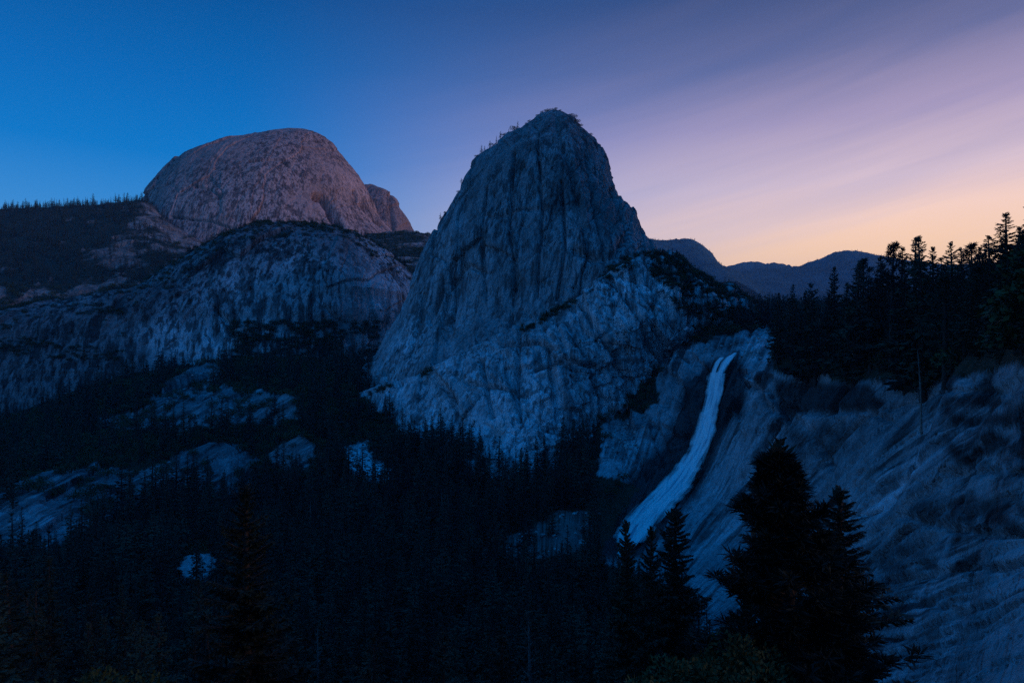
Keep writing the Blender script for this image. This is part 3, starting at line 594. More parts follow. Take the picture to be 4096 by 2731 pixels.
lnY = np.concatenate([np.linspace(np.log(1380), np.log(2900), 330)[:-1], np.linspace(np.log(2900), np.log(9000), 60)])
us = np.linspace(-1.1, 1.25, 620); UU, YY = np.meshgrid(us, np.exp(lnY)); XX = UU * YY
ZZ = ht(UU, uL(YY)) * YY; PX, PY = proj(XX, YY, ZZ)
hb = sst(-.10, .12, fbm(XX / 55, YY / 55, ZZ / 30, 6, 501, .68) * 1.15 - .26 + .42 * np.exp(-(polydist(PX, PY, [(430, 1010), (560, 960), (700, 960), (850, 930), (960, 920)]) / 90) ** 2) + .45 * np.exp(-(polydist(PX, PY, [(610, 850), (680, 890), (800, 930)]) / 45) ** 2)
         + .36 * np.exp(-(polydist(PX, PY, [(0, 1180), (150, 1190), (330, 1170), (480, 1120)]) / 45) ** 2) - .5 * np.exp(-(((PX - 150) / 260) ** 2 + ((PY - 960) / 130) ** 2)) + .05 * sst(1450, 1500, PX))
hb = hb * (YY < 2900)
ZZ = ZZ + fbm(XX / 160, YY / 160, XX * 0, 4, 511) * 12 + hb * facets(XX / 45, ZZ / 40 + YY / 90, 521, 1., .12) * 7 + fbm(XX / 26, YY / 26, ZZ / 26, 3, 531) * 4
hm = mesh_from('hill', np.stack([XX, YY, ZZ], -1).reshape(-1, 3), grid_quads(*XX.shape), M_hill, flat=True); set_attr(hm, 'bare', hb)
tag(link('hill', hm), 'wooded hillside with pale granite patches below and around the great dome', kind='structure')
hillV = np.stack([XX, YY, ZZ], -1).reshape(-1, 3); hill_bare = hb.ravel()
def ridge(label, Y, crest, slope, depth, seed, amp):
    cx = np.array([(p[0] - 2048) / F * Y for p in crest]); cz = np.array([(HZ - p[1]) / F * Y for p in crest])
    X = np.linspace(cx[0], cx[-1], 420); s = np.concatenate([np.linspace(-1, 0, 70), np.linspace(0, 1, 12)[1:]]) * depth
    SX, SS = np.meshgrid(X, s); Z = np.interp(SX, cx, cz) - np.abs(SS) * slope
    k = Y / 5000
    Z = Z + fbm(SX / (420 * k), SS / (420 * k), Z * 0, 5, seed) * amp * sst(0, .3, np.abs(SS) / depth) + fbm(SX / (30 * k), SS / (30 * k), Z * 0, 3, seed + 9) * amp * .10
    V = np.stack([SX, Y + SS, Z], -1).reshape(-1, 3)
    tag(link('ridge', mesh_from('ridge', V, grid_quads(*SX.shape), M_far)), label, kind='structure'); return V
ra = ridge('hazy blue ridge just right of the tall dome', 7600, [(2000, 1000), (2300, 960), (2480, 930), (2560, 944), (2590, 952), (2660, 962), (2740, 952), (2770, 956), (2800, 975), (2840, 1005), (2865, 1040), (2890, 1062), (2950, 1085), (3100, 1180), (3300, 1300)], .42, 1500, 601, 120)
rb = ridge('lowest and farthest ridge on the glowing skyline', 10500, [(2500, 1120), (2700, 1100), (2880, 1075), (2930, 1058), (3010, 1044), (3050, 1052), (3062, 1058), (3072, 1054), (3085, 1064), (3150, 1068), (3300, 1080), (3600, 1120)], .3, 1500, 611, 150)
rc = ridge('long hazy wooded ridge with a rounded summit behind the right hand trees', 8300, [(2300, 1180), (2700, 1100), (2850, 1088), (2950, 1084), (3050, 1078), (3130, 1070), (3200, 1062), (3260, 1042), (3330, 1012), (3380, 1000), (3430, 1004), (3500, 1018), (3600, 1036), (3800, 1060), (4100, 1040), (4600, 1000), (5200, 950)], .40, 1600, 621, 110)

# ------------------------------------------------------------------ the waterfall
def build_fall():
    yy = np.array([f[2] for f in FALL], float); l = np.array([f[0] for f in FALL], float); r = np.array([f[1] for f in FALL], float)
    root = tag(link('waterfall', None), 'long bright white waterfall pouring down the granite apron', 'waterfall')
    m, nt, b = new_mat('white_water'); lk = nt.links
    u = nnode(nt, 'ShaderNodeAttribute', attribute_name='across'); v = nnode(nt, 'ShaderNodeAttribute', attribute_name='along')
    cv = nnode(nt, 'ShaderNodeCombineXYZ'); lk.new(u.outputs['Fac'], cv.inputs[0]); lk.new(v.outputs['Fac'], cv.inputs[1])
    nz = nnode(nt, 'ShaderNodeTexNoise'); lk.new(cv.outputs[0], nz.inputs[0]); nz.inputs['Scale'].default_value = 1.; nz.inputs['Detail'].default_value = 5; nz.inputs['Roughness'].default_value = .6
    rp = ramp(nt.nodes, lk, [(.34, (.42, .70, .84)), (.46, (.74, .95, .99)), (.58, (.82, .98, 1.0))], nz.outputs[0])
    ed = nnode(nt, 'ShaderNodeAttribute', attribute_name='edge'); al_ = nnode(nt, 'ShaderNodeMath', operation='MULTIPLY_ADD'); lk.new(nz.outputs[0], al_.inputs[0]); al_.inputs[1].default_value = 2.0; al_.inputs[2].default_value = -1.05
    al2 = nnode(nt, 'ShaderNodeMath', operation='MULTIPLY_ADD', use_clamp=True); lk.new(ed.outputs['Fac'], al2.inputs[0]); al2.inputs[1].default_value = 2.1; lk.new(al_.outputs[0], al2.inputs[2]); lk.new(al2.outputs[0], b.inputs['Alpha'])   # the margins thin out into spray
    lk.new(rp.outputs[0], b.inputs['Base Color']); b.inputs['Roughness'].default_value = .55; b.inputs['Specular IOR Level'].default_value = .4
    bp = nnode(nt, 'ShaderNodeBump'); lk.new(nz.outputs[0], bp.inputs['Height']); bp.inputs['Distance'].default_value = 1.5; lk.new(bp.outputs[0], b.inputs['Normal'])
    def sheet(name, y0, y1, a, bb, n, c, lift, seed, rag=.22):
        py = np.linspace(y0, y1, n); L0 = np.interp(py, yy, l); R0 = np.interp(py, yy, r)
        j1 = fbm(py / 34, py * 0, py * 0, 4, seed, .6) * rag; j2 = fbm(py / 34, py * 0 + 9, py * 0, 4, seed + 5, .6) * rag
        f = np.linspace(0, 1, c)[None]; A = (a + j1)[:, None]; B = (bb + j2)[:, None]
        PXs = L0[:, None] + (R0 - L0)[:, None] * (A + (B - A) * f); PYs = np.repeat(py[:, None], c, 1)
        g = ground_point(PXs.ravel(), PYs.ravel(), 300, 800)
        h = lift * (1 - .55 * np.abs(2 * f - 1) ** 3).repeat(n, 0) + fbm(PXs / 14, PYs / 50, PXs * 0, 3, seed + 9) * 2.0
        h = h.ravel(); g[:, 1] -= h * .75; g[:, 2] += h * .5
        x, y, z = g.T; px, p2 = proj(x, y, z)
        me = mesh_from(name, g, grid_quads(n, c), m)
        set_attr(me, 'across', (PXs - np.interp(PYs, yy, (l + r) / 2)) / 13.); set_attr(me, 'along', PYs / 110.); set_attr(me, 'edge', np.minimum(1 - np.abs(2 * f - 1), .5).repeat(n, 0))
        link(name, me, root)
    sheet('water_sheet', 1496, 2172, -.34, 1.34, 240, 40, 3.2, 700)
    sheet('water_strand', 1417, 1512, .40, 1.1, 50, 12, 2.6, 710, .05)
    sheet('water_strand', 1436, 1512, -.1, .34, 40, 8, 2.6, 720, .05)
    sheet('water_strand', 1950, 2160, -.16, .06, 60, 6, 3.0, 730, .04)
    sheet('water_strand', 2165, 2235, .02, .40, 30, 8, 4.0, 740, .2)
    sheet('water_strand', 2165, 2200, .62, .98, 20, 8, 4.0, 750, .2)
build_fall()

# ------------------------------------------------------------------ trees
def tube(pts, rad, n=6):
    pts = np.asarray(pts, float); k = len(pts); a = np.linspace(0, 2 * np.pi, n, endpoint=False)
    d = np.gradient(pts, axis=0); d /= np.linalg.norm(d, axis=1)[:, None] + 1e-9
    ref = np.where(np.abs(d[:, 2:3]) > .8, np.array([[1., 0, 0]]), np.array([[0, 0, 1.]]))
    e1 = np.cross(d, ref); e1 /= np.linalg.norm(e1, axis=1)[:, None]; e2 = np.cross(d, e1)
    V = pts[:, None] + np.asarray(rad)[:, None, None] * (np.cos(a)[None, :, None] * e1[:, None] + np.sin(a)[None, :, None] * e2[:, None])
    return V.reshape(-1, 3), grid_quads(k, n, True)
def join(parts):
    Vs, Qs, o = [], [], 0
    for V, Q in parts: Vs.append(V); Qs.append(Q + o); o += len(V)
    return np.concatenate(Vs), np.concatenate(Qs)
def sprays(p, d, ln, wd, R):
    """needle sprays: one pointed blade each"""
    n = len(p); d = d / (np.linalg.norm(d, axis=1)[:, None] + 1e-9)
    w = np.cross(d, R.normal(size=(n, 3))); w /= np.linalg.norm(w, axis=1)[:, None] + 1e-9
    l = ln[:, None]; w = w * wd[:, None]
    V = np.stack([p, p + .55 * l * d + w, p + l * d, p + .45 * l * d - w], 1).reshape(-1, 3)
    return V, np.arange(4 * n).reshape(-1, 4)
def conifer(seed, nb, npos, nsp, R0=.15, base=.12, shape=.85, size=1., pine=False, gaps=.0, dead=False):
    """unit-height tree: (trunk, crown)"""
    R = np.random.default_rng(seed)
    zz = np.linspace(0, 1, 9); lean = R.normal(0, .012, 2); cx = lean[0] * zz ** 2; cy = lean[1] * zz ** 2
    trunk = tube(np.stack([cx, cy, zz], 1), .018 * (1 - zz) ** .8 + .0015, 7)
    h = base + (1 - base) * (np.arange(nb) + R.random(nb)) / nb
    q = (h - base) / (1 - base)
    prof = (1 - q) ** shape * (.55 + .45 * np.minimum(1, q * 6 + .4))
    if pine: prof = np.clip(np.minimum(1.1 * (1 - q) ** .78, .55 + 1.2 * q), 0, 1)
    Ls = R0 * prof * R.uniform(.62, 1.12, nb) * (1 + .25 * np.sin(q * 31 + seed)) + .010
    keep = R.random(nb) > gaps; h, q, Ls = h[keep], q[keep], Ls[keep]; n = len(h)
    az = np.arange(n) * 2.39996 + R.normal(0, .5, n)
    up = (-.25 + .75 * q ** 2 if not pine else .05 + .5 * q) + R.normal(0, .13, n)
    out = np.stack([np.cos(az), np.sin(az), np.zeros(n)], 1); side = np.stack([-np.sin(az), np.cos(az), np.zeros(n)], 1)
    t = np.linspace(.12 if not pine else .35, 1, npos)[None] + R.uniform(-.5, .5, (n, npos)) / npos; t = np.clip(t, .05, 1)
    org = np.stack([cx[0] + lean[0] * h ** 2, lean[1] * h ** 2, h], 1)
    bz = up[:, None] * t + (.22 if not pine else .30) * t ** 2 * (1 if pine else .8)
    pos = org[:, None] + Ls[:, None, None] * (out[:, None] * t[..., None] + np.array([0, 0, 1.]) * bz[..., None])
    ps, ds, ls, ws = [], [], [], []
    for k in range(nsp):
        sg = (-1) ** k * R.uniform(.4, 1.3, (n, npos, 1)); v = R.normal(0, .30, (n, npos, 3))
        d = out[:, None] * R.uniform(.3, .9, (n, npos, 1)) + side[:, None] * sg + v
        if pine: d = out[:, None] * .5 + R.normal(0, .7, (n, npos, 3)) + np.array([0, 0, .55])
        else: d[..., 2] -= .15
        l = Ls[:, None] * (.62 - .34 * t) * R.uniform(.6, 1.2, (n, npos)) + .006
        if pine: l = (.020 + 0 * t) * R.uniform(.7, 1.3, (n, npos))
        l = l * size
        ps.append(pos.reshape(-1, 3)); ds.append(d.reshape(-1, 3)); ls.append(l.ravel()); ws.append((l * R.uniform(.13, .24, l.shape) * (.4 if pine else 1.)).ravel())
    # branch wood, seen as thin dark limbs
    limbs = []
    for i in range(0, n, 1 if nb > 120 else 2):
        tt = np.array([0, .5, 1.]); b_ = up[i] * tt + .22 * tt ** 2
        pts = org[i] + Ls[i] * (out[i] * tt[:, None] + np.array([0, 0, 1.]) * b_[:, None]); limbs.append(tube(pts, [.0028, .0018, .0006], 3))
    trunk = join([trunk] + limbs) if nb > 40 else trunk
    if dead: ls = [a * .6 for a in ls]
    tip = sprays(np.repeat([[cx[-1], cy[-1], .955]], 10, 0), R.normal(0, .25, (10, 3)) + np.array([0, 0, 1.]), np.full(10, .05), np.full(10, .005), R)
    return trunk, join([sprays(np.concatenate(ps), np.concatenate(ds), np.concatenate(ls), np.concatenate(ws), R), tip])
def broadleaf(seed, n, leaf=.06, spread=.55):
    """unit-height round crown of leaf clumps on a short forked stem"""
    R = np.random.default_rng(seed); nc = 16
    c = R.normal(0, 1, (nc, 3)); c /= np.linalg.norm(c, axis=1)[:, None]; c *= R.uniform(.15, .36, (nc, 1)); c[:, 2] = np.abs(c[:, 2]) * .9 + .38; c[:, :2] *= spread / .36
    k = R.integers(0, nc, n); v = R.normal(0, 1, (n, 3)); v /= np.linalg.norm(v, axis=1)[:, None]
    p = c[k] + v * (R.uniform(.6, 1., (n, 1)) * (.13 + .10 * R.random((nc, 1))[k])); p[:, 2] = np.clip(p[:, 2], .02, 1)
    crown = sprays(p, v + R.normal(0, .5, (n, 3)), np.full(n, leaf) * R.uniform(.7, 1.4, n), np.full(n, leaf * .36), R)
    stems = [tube([(0, 0, 0), (0, 0, .2), (x * .4, y * .4, z * .75), (x, y, z)], [.03, .025, .014, .005], 5) for x, y, z in c[:6]]
    return join(stems), crown
def snag(seed, nb=26):
    R = np.random.default_rng(seed); zz = np.linspace(0, 1, 10)
    parts = [tube(np.stack([.01 * np.sin(zz * 5 + seed), 0 * zz, zz], 1), .013 * (1 - zz) ** .7 + .002, 6)]
    for i in range(nb):
        h = R.uniform(.35, .97); a = R.uniform(0, 6.3); L = .09 * (1.1 - h) + .015; t = np.array([0, .5, 1.])
        parts.append(tube(np.stack([np.cos(a) * L * t, np.sin(a) * L * t, h + L * (-.1 * t + R.uniform(-.3, .5) * t ** 2)], 1), [.003, .002, .0006], 3))
    return join(parts)
HERO, MID, FAR, BUSH = [], [], [], []
def pair(nm, tc):
    (a, b), (c, d) = tc
    return mesh_from(nm + '_trunk', a, b, M_bark), mesh_from(nm + '_crown', c, d, M_fol)
def single(nm, tc, fol=None):
    (a, b), (c, d) = tc; V, Q = join([(a, b), (c, d)])
    return mesh_from(nm, V, Q, [M_bark, fol or M_fol], True, np.r_[np.zeros(len(b)), np.ones(len(d))])
fir_h = pair('near_fir', conifer(11, 240, 20, 5, .17, .05, .9, .5))
fir_h2 = pair('near_fir_b', conifer(12, 220, 20, 5, .20, .04, .95, .5))
pine_h = pair('near_pine', conifer(13, 250, 10, 16, .17, .10, .6, 1.15, pine=True))
for k, (sd, r0, b0, sh, gp) in enumerate(((21, .16, .06, .85, .0), (22, .14, .09, .75, .06), (23, .19, .05, .9, .0), (24, .16, .12, .65, .10), (25, .15, .06, .8, .03))):
    tc = conifer(sd, 110, 9, 3, r0, b0, sh, .85, gaps=gp); MID.append(pair('conifer%d' % k, tc))
mid_pine = pair('mid_pine', conifer(27, 90, 6, 8, .16, .30, .6, 1.5, pine=True, gaps=.15))
LOD = [single('forest_conifer%d' % k, conifer(31 + k, 60, 5, 2, r0, .08, sh, 1.25, gaps=gp)) for k, (r0, sh, gp) in enumerate(((.15, .85, 0), (.12, .75, .1), (.17, .9, 0), (.13, .65, .2)))]
FARM = [single('far_conifer%d' % k, conifer(41 + k, 30, 3, 2, r0, .08, sh, 1.7)) for k, (r0, sh) in enumerate(((.15, .8), (.19, .6), (.12, .8)))]
BUSHM = [single('brush%d' % k, broadleaf(51 + k, 260, .11), M_fol2) for k in range(3)]
OAK = broadleaf(61, 5200, .035, .5); OAKM = (mesh_from('oak_stem', *OAK[0], M_bark), mesh_from('oak_crown', *OAK[1], M_fol2))
SNAGM = mesh_from('snag', *snag(71), M_snag)
dead_tc = conifer(75, 120, 8, 2, .12, .06, .8, .7, dead=True)
DEAD = (mesh_from('dead_fir_trunk', *dead_tc[0], M_snag), mesh_from('dead_fir_crown', *dead_tc[1], M_fol_dead))

R = np.random.default_rng(99)
def tree(name, meshes, loc, h, label, group=None, wide=1., rot=None, cat='tree', crown='crown'):
    root = link(name, None, None, loc); root.empty_display_size = .1
    root.rotation_euler = (R.normal(0, .015), R.normal(0, .015), R.uniform(0, 6.28) if rot is None else rot); root.scale = (h * wide, h * wide, h)
    link('trunk', meshes[0], root); link(crown, meshes[1], root)
    return tag(root, label, cat, group)
def tree1(name, mesh, loc, h, label, group=None, wide=1., cat='tree'):
    o = link(name, mesh, None, loc); o.rotation_euler = (R.normal(0, .02), R.normal(0, .02), R.uniform(0, 6.28)); o.scale = (h * wide, h * wide, h)
    return tag(o, label, cat, group)
def top_at(px, py, Y):
    """base and height of a tree whose tip shows at (px, py) and that stands at distance Y"""
    x, y, z = P(px, py, Y); g = float(ground_z(np.array([x]), np.array([y]))[0]); return (x, y, g - .4), z - g + .4
# --- foreground
for nm, ms, px, py, Y, wide, lab in (
        ('fir_tree', fir_h, 3098, 1752, 64, 1.0, 'slender dark fir behind the left side of the big pine at lower right'),
        ('pine_tree', pine_h, 3200, 1850, 50, 1.5, 'big bushy pine in the right foreground, nearest of its clump'),
        ('fir_tree', fir_h2, 3335, 1945, 57, 1.5, 'dark fir behind the right side of the big foreground pine'),
        ('fir_tree', fir_h, 3400, 2330, 52, .95, 'low fir closing the right edge of the foreground pine clump'),
        ('fir_tree', fir_h2, 2985, 2330, 50, 1.0, 'short fir at the left foot of the foreground pine clump'),
        ('fir_tree', fir_h2, 975, 1940, 62, 1.2, 'big black fir standing alone in the left foreground'),
        ('fir_tree', fir_h, 2508, 2080, 102, .80, 'fir whose tip reaches up in front of the foot of the waterfall'),
        ('fir_tree', fir_h2, 2583, 2108, 98, .82, 'fir just right of the one at the foot of the waterfall'),
        ('fir_tree', fir_h, 2668, 2035, 104, 1.25, 'broad dark fir against the striped granite apron below the waterfall')):
    loc, h = top_at(px, py, Y); tree(nm, ms, loc, h, lab, wide=wide)
for px, py, Y, lab in ((330, 2605, 42, 'round leafy oak at the bottom left edge of the picture'), (450, 2640, 44, 'smaller oak right of the round one at bottom left'), (790, 2700, 38, 'oak top just showing at the bottom edge below the left fir'),
                       (2700, 2570, 46, 'oak left of the foreground pine clump, higher of the two there'), (2570, 2660, 40, 'oak at the bottom edge below the waterfall'), (2960, 2470, 46, 'pale leafy oak at the left foot of the big pine')):
    loc, h = top_at(px, py, Y); d = 9.; loc = (loc[0], loc[1], loc[2] + h - d); tree('oak_tree', OAKM, loc, d, lab, crown='crown', wide=.95)
loc, h = top_at(2135, 2440, 120); tree('dead_fir', DEAD, loc, h, 'reddish dead fir at the bottom centre', wide=.8)
# --- trees along the shelf right of the fall, by their tips
shelf = [(3118, 1172, 480), (3167, 1140, 470), (3223, 1172, 450), (3260, 1130, 440), (3332, 1070, 400), (3414, 1047, 390), (3453, 1044, 410), (3523, 1025, 360), (3564, 980, 340), (3599, 990, 350), (3657, 952, 320), (3692, 940, 300), (3730, 987, 310),
         (3765, 1028, 330), (3819, 968, 280), (3854, 987, 290), (3877, 984, 270), (3915, 987, 280), (3969, 942, 230), (4027, 852, 200), (4075, 905, 240), (3380, 1130, 380), (3300, 1180, 410), (3480, 1120, 350), (3620, 1100, 300), (3780, 1120, 260), (3900, 1100, 240), (4060, 1040, 190), (3950, 1060, 220), (4100, 980, 170)]
for k, (px, py, Y) in enumerate(shelf):
    Y = max(Y, float(np.interp(px, [3060, 3180, 3319, 3485, 3797, 3950, 4096], [520, 490, 425, 355, 235, 180, 130])) + 10)
    loc, h = top_at(px, py, Y)
    ms = mid_pine if k in (6, 8, 16, 25) else MID[k % 5]
    lab = {0: 'fir at the left end of the trees on the shelf beside the waterfall', 1: 'second fir from the left end of the shelf trees beside the waterfall', 19: 'tallest open-branched conifer against the glow near the right edge', 11: 'slim pointed conifer tip against the orange sky, right of a broad one', 10: 'broad topped conifer against the orange sky, left of a slim one', 8: 'flat topped pine poking above the hazy ridge summit', 4: 'tall pine in front of the rounded hazy ridge'}.get(k)
    tree('conifer', ms, loc, h, lab or 'tall dark conifer on the %s of the wooded shelf, tip among the skyline' % ('left' if px < 3400 else 'middle' if px < 3750 else 'right'), None if lab else 'skyline conifers on the %s of the shelf' % ('left' if px < 3400 else 'middle' if px < 3750 else 'right'), wide=R.uniform(1.1, 1.4) * (1.15 if h < 45 else .95))
n_shelf = 0
q_px = R.uniform(3075, 4250, 700); q_Y = np.where(q_px < 3850, R.uniform(150, 520, 700), R.uniform(105, 260, 700)); q_x = (q_px - 2048) / F * q_Y; q_g = ground_z(q_x, q_Y)
for k in range(700):                        # the lower trees in front and between
    px, Y, x, g = q_px[k], q_Y[k], q_x[k], q_g[k]; py = HZ - F * g / Y
    if py > 1500 - 60 * (px > 3900) or py < (1280 if px < 3850 else 1120): continue
    lim = np.interp(px, [3075, 3118, 3223, 3332, 3453, 3564, 3692, 3819, 3969, 4096], [1250, 1180, 1180, 1090, 1060, 1000, 980, 1010, 960, 900])
    tp = lim + 30 + 230 * R.random() ** 1.3; h = (HZ - tp) / F * Y - g
    if h < 9 or h > 58: continue
    lb = '%s conifer %s on the %s of the wooded shelf right of the waterfall' % ('short' if h < 23 else 'taller', 'in front' if py > 1430 else 'behind', 'left' if px < 3400 else ('middle' if px < 3750 else 'right'))
    tree('conifer', MID[k % 5], (x, Y, g - .4), h, lb, 'shelf trees: ' + lb[:40], wide=R.uniform(1.1, 1.5) * (1. if h < 35 else .8)); n_shelf += 1
    if n_shelf > 82: break
loc, h = top_at(4185, 640, 112); tree('pine_tree', fir_h2, loc, h, 'near conifer whose branches reach in at the right edge', wide=1.15)
for px, py, Y, lab in ((3497, 1047, 370, 'thin bare snag between the shelf trees'), (3688, 1080, 270, 'bare dead trunk in front of the middle of the shelf trees'), (1240, 2000, 480, 'thin pale snag standing in the valley forest left of centre'), (1290, 2330, 190, 'pale bare snag beside the left fir'), (1772, 1960, 520, 'thin snag in the middle of the valley forest')):
    loc, h = top_at(px, py, Y); hh = min(h, 34)
    tree1('dead_snag', SNAGM, loc, hh, lab)

# --- forest on the valley floor: the largest as single trees, the rest as one mass
def jitter_field(y0, y1, u0, u1, step):
    xs = np.arange(u0 * y1, u1 * y1, step); ys = np.arange(y0, y1, step); X, Y = np.meshgrid(xs, ys)
    X = X + R.uniform(-.55, .55, X.shape) * step; Y = Y + R.uniform(-.55, .55, Y.shape) * step
    k = (X / Y > u0) & (X / Y < u1); return X[k], Y[k]
fx, fy = [np.concatenate(a) for a in zip(jitter_field(85, 420, -.85, .36, 7.2), jitter_field(420, 860, -.85, .36, 8.5), jitter_field(860, 1180, -.85, -.05, 9.5))]
fz0 = ground_w(fx / fy, fy) * fy; fpx, fpy = proj(fx, fy, fz0)
bm = bare_mask(fpx, fpy, fx, fy, fz0); k = (bm < .3) | ((bm < .9) & (R.random(len(fx)) < .12)) | ((fpx < 1300) & (R.random(len(fx)) < .20))
fx, fy, fpx, fpy = fx[k], fy[k], fpx[k], fpy[k]; fz = ground_z(fx, fy) - .3
dens = fbm(fx / 40, fy / 40, fx * 0, 3, 801)
brushy = ((fpy < 1930) & (fpx < 1320)) | (fpx > 2400) & (fpy < 2000) | ((fpy < 1800) & (fpx < 2300) & (fpx > 1300))
isb = (brushy & (R.random(len(fx)) < .72)) | (bm[k] > .5) & (R.random(len(fx)) < .8)
fh = np.where(isb, R.uniform(6, 12, len(fx)), (11 + 30 * R.random(len(fx)) ** 1.3) * (1 + .3 * dens))
fh = np.where((fy < 130), np.minimum(fh, 30), fh)
# keep sight lines: the fall's foot, the boulder wash and the pale mound stay visible
tp = HZ - F * (fz + fh) / fy
blk = inpoly(fpx, tp, [(2380, 1200), (2900, 1200), (2900, 2230), (2420, 2200), (2360, 2110)]) & (fpx > 2400)
blk &= ~isb
blk |= (fpx > 705) & (fpx < 880) & (tp < 2300) & (fy < 380) & (R.random(len(fx)) < .75) | (fpx > 2040) & (fpx < 2340) & (tp < 2165) & (fy < 470) & (fpy > 2150) & (R.random(len(fx)) < .8)
blk |= (fpx < 660) & (tp < 2110 - fpx * .12) & (fy < 480) & (R.random(len(fx)) < .9)
fx, fy, fz, fh, isb, fpx, fpy = [a[~blk] for a in (fx, fy, fz, fh, isb, fpx, fpy)]
size = np.where(isb, 0, fh / fy) * ((HZ - F * (fz + fh) / fy) < 2700) * (np.abs(fpx - 2048) < 2080)
big = np.argsort(-size)[:135]; single_set = np.zeros(len(fx), bool); single_set[big] = True
for n, i in enumerate(big):
    px = fpx[i]; near = fy[i] < 170
    side = 'left' if px < 1365 else ('centre' if px < 2300 else 'right')
    tree('conifer', MID[n % 5], (fx[i], fy[i], fz[i]), fh[i], ('tall ' if near else '') + 'dark conifer in the %s forest on the %s of the valley floor' % ('nearest' if near else 'dense', side), '%s valley forest, %s' % ('near' if near else 'dense', side), wide=R.uniform(.9, 1.25))

def scatter(name, label, pts, scl, wide, idx, protos):
    """one mass of trees: copies of the given tree objects at every point"""
    me = bpy.data.meshes.new(name); me.from_pydata([tuple(p) for p in pts], [], [])
    for nm, v in (('tree_height', scl), ('tree_width', wide), ('tree_turn', R.uniform(0, 6.28, len(pts)))):
        a = me.attributes.new(nm, 'FLOAT', 'POINT'); a.data.foreach_set('value', np.asarray(v, np.float32))
    a = me.attributes.new('tree_kind', 'INT', 'POINT'); a.data.foreach_set('value', np.asarray(idx, np.int32))
    o = tag(link(name, me), label, 'trees', kind='stuff')
    ng = bpy.data.node_groups.new(name, 'GeometryNodeTree'); ng.interface.new_socket('Geometry', in_out='INPUT', socket_type='NodeSocketGeometry'); ng.interface.new_socket('Geometry', in_out='OUTPUT', socket_type='NodeSocketGeometry')
    N, lk = ng.nodes, ng.links.new; gi, go = N.new('NodeGroupInput'), N.new('NodeGroupOutput'); jn = N.new('GeometryNodeJoinGeometry')
    for p in reversed(protos):
        oi = N.new('GeometryNodeObjectInfo'); oi.inputs['Object'].default_value = p; oi.transform_space = 'ORIGINAL'
        g2 = N.new('GeometryNodeGeometryToInstance'); lk(oi.outputs['Geometry'], g2.inputs[0]); lk(g2.outputs[0], jn.inputs[0])
    def at(nm, t='FLOAT'):
        n = N.new('GeometryNodeInputNamedAttribute'); n.data_type = t; n.inputs[0].default_value = nm; return n.outputs[0]
    iop = N.new('GeometryNodeInstanceOnPoints'); lk(gi.outputs[0], iop.inputs['Points']); lk(jn.outputs[0], iop.inputs['Instance']); iop.inputs['Pick Instance'].default_value = True
    lk(at('tree_kind', 'INT'), iop.inputs['Instance Index'])
    cr = N.new('ShaderNodeCombineXYZ'); lk(at('tree_turn'), cr.inputs[2]); lk(cr.outputs[0], iop.inputs['Rotation'])
    cs = N.new('ShaderNodeCombineXYZ'); w = at('tree_width'); lk(w, cs.inputs[0]); lk(w, cs.inputs[1]); lk(at('tree_height'), cs.inputs[2]); lk(cs.outputs[0], iop.inputs['Scale'])
    lk(iop.outputs[0], go.inputs[0])
    md = o.modifiers.new('trees', 'NODES'); md.node_group = ng; return o
# one of every kind stands by itself in the forest and serves as the pattern for the mass
def proto(name, mesh, px, py, h, label, group, wide=1.):
    x, y, z = ground_point(px, py, 200, 1300)[0]; return tree1(name, mesh, (x, y, float(ground_z(np.array([x]), np.array([y]))[0]) - .3), h, label, group, wide)
pl = [proto('conifer', m, px, py, h, 'mid height conifer at the far edge of the valley forest below the tall dome', 'far edge of the valley forest') for m, (px, py, h) in zip(LOD, ((1700, 1790, 24), (1850, 1800, 26), (2050, 1790, 22), (2200, 1810, 24)))]
pf = [proto('conifer', m, px, py, h, 'small conifer on the plateau above the waterfall', 'plateau conifers above the waterfall') for m, (px, py, h) in zip(FARM, ((2800, 1330, 26), (2900, 1335, 30), (3000, 1335, 28)))]
pb = [proto('bush', m, px, py, h, 'dark rounded bush on the brushy slope under the rounded dome', 'bushes under the rounded dome', 1.1) for m, (px, py, h) in zip(BUSHM, ((300, 1640, 8), (500, 1560, 8), (1250, 1560, 9)))]
PRO = pl + pf + pb
rest = ~single_set
kk = np.where(isb, 7 + R.integers(0, 3, len(fx)), R.integers(0, 4, len(fx)))
wd = fh * np.where(isb, R.uniform(1.0, 1.5, len(fx)), R.uniform(.8, 1.7, len(fx)))
scatter('valley_forest', 'dense dark forest and brush covering the valley floor', np.stack([fx, fy, fz], 1)[rest], fh[rest], wd[rest], kk[rest], PRO)
# plateau above the fall
gx, gy = jitter_field(735, 1500, .16, .62, 9.5); gz0 = ground_w(gx / gy, gy) * gy; gpx, gpy = proj(gx, gy, gz0)
k = ~((gy < 800) & (gpx > 2800) & (gpx < 3120)) & (bare_mask(gpx, gpy, gx, gy, gz0) < .5)
gx, gy = gx[k], gy[k]; gz = ground_z(gx, gy) - .3; gh = R.uniform(16, 44, len(gx))
scatter('plateau_forest', 'distant forest on the plateau above the waterfall', np.stack([gx, gy, gz], 1), gh, gh * R.uniform(.9, 1.3, len(gx)), 4 + R.integers(0, 3, len(gx)), PRO)
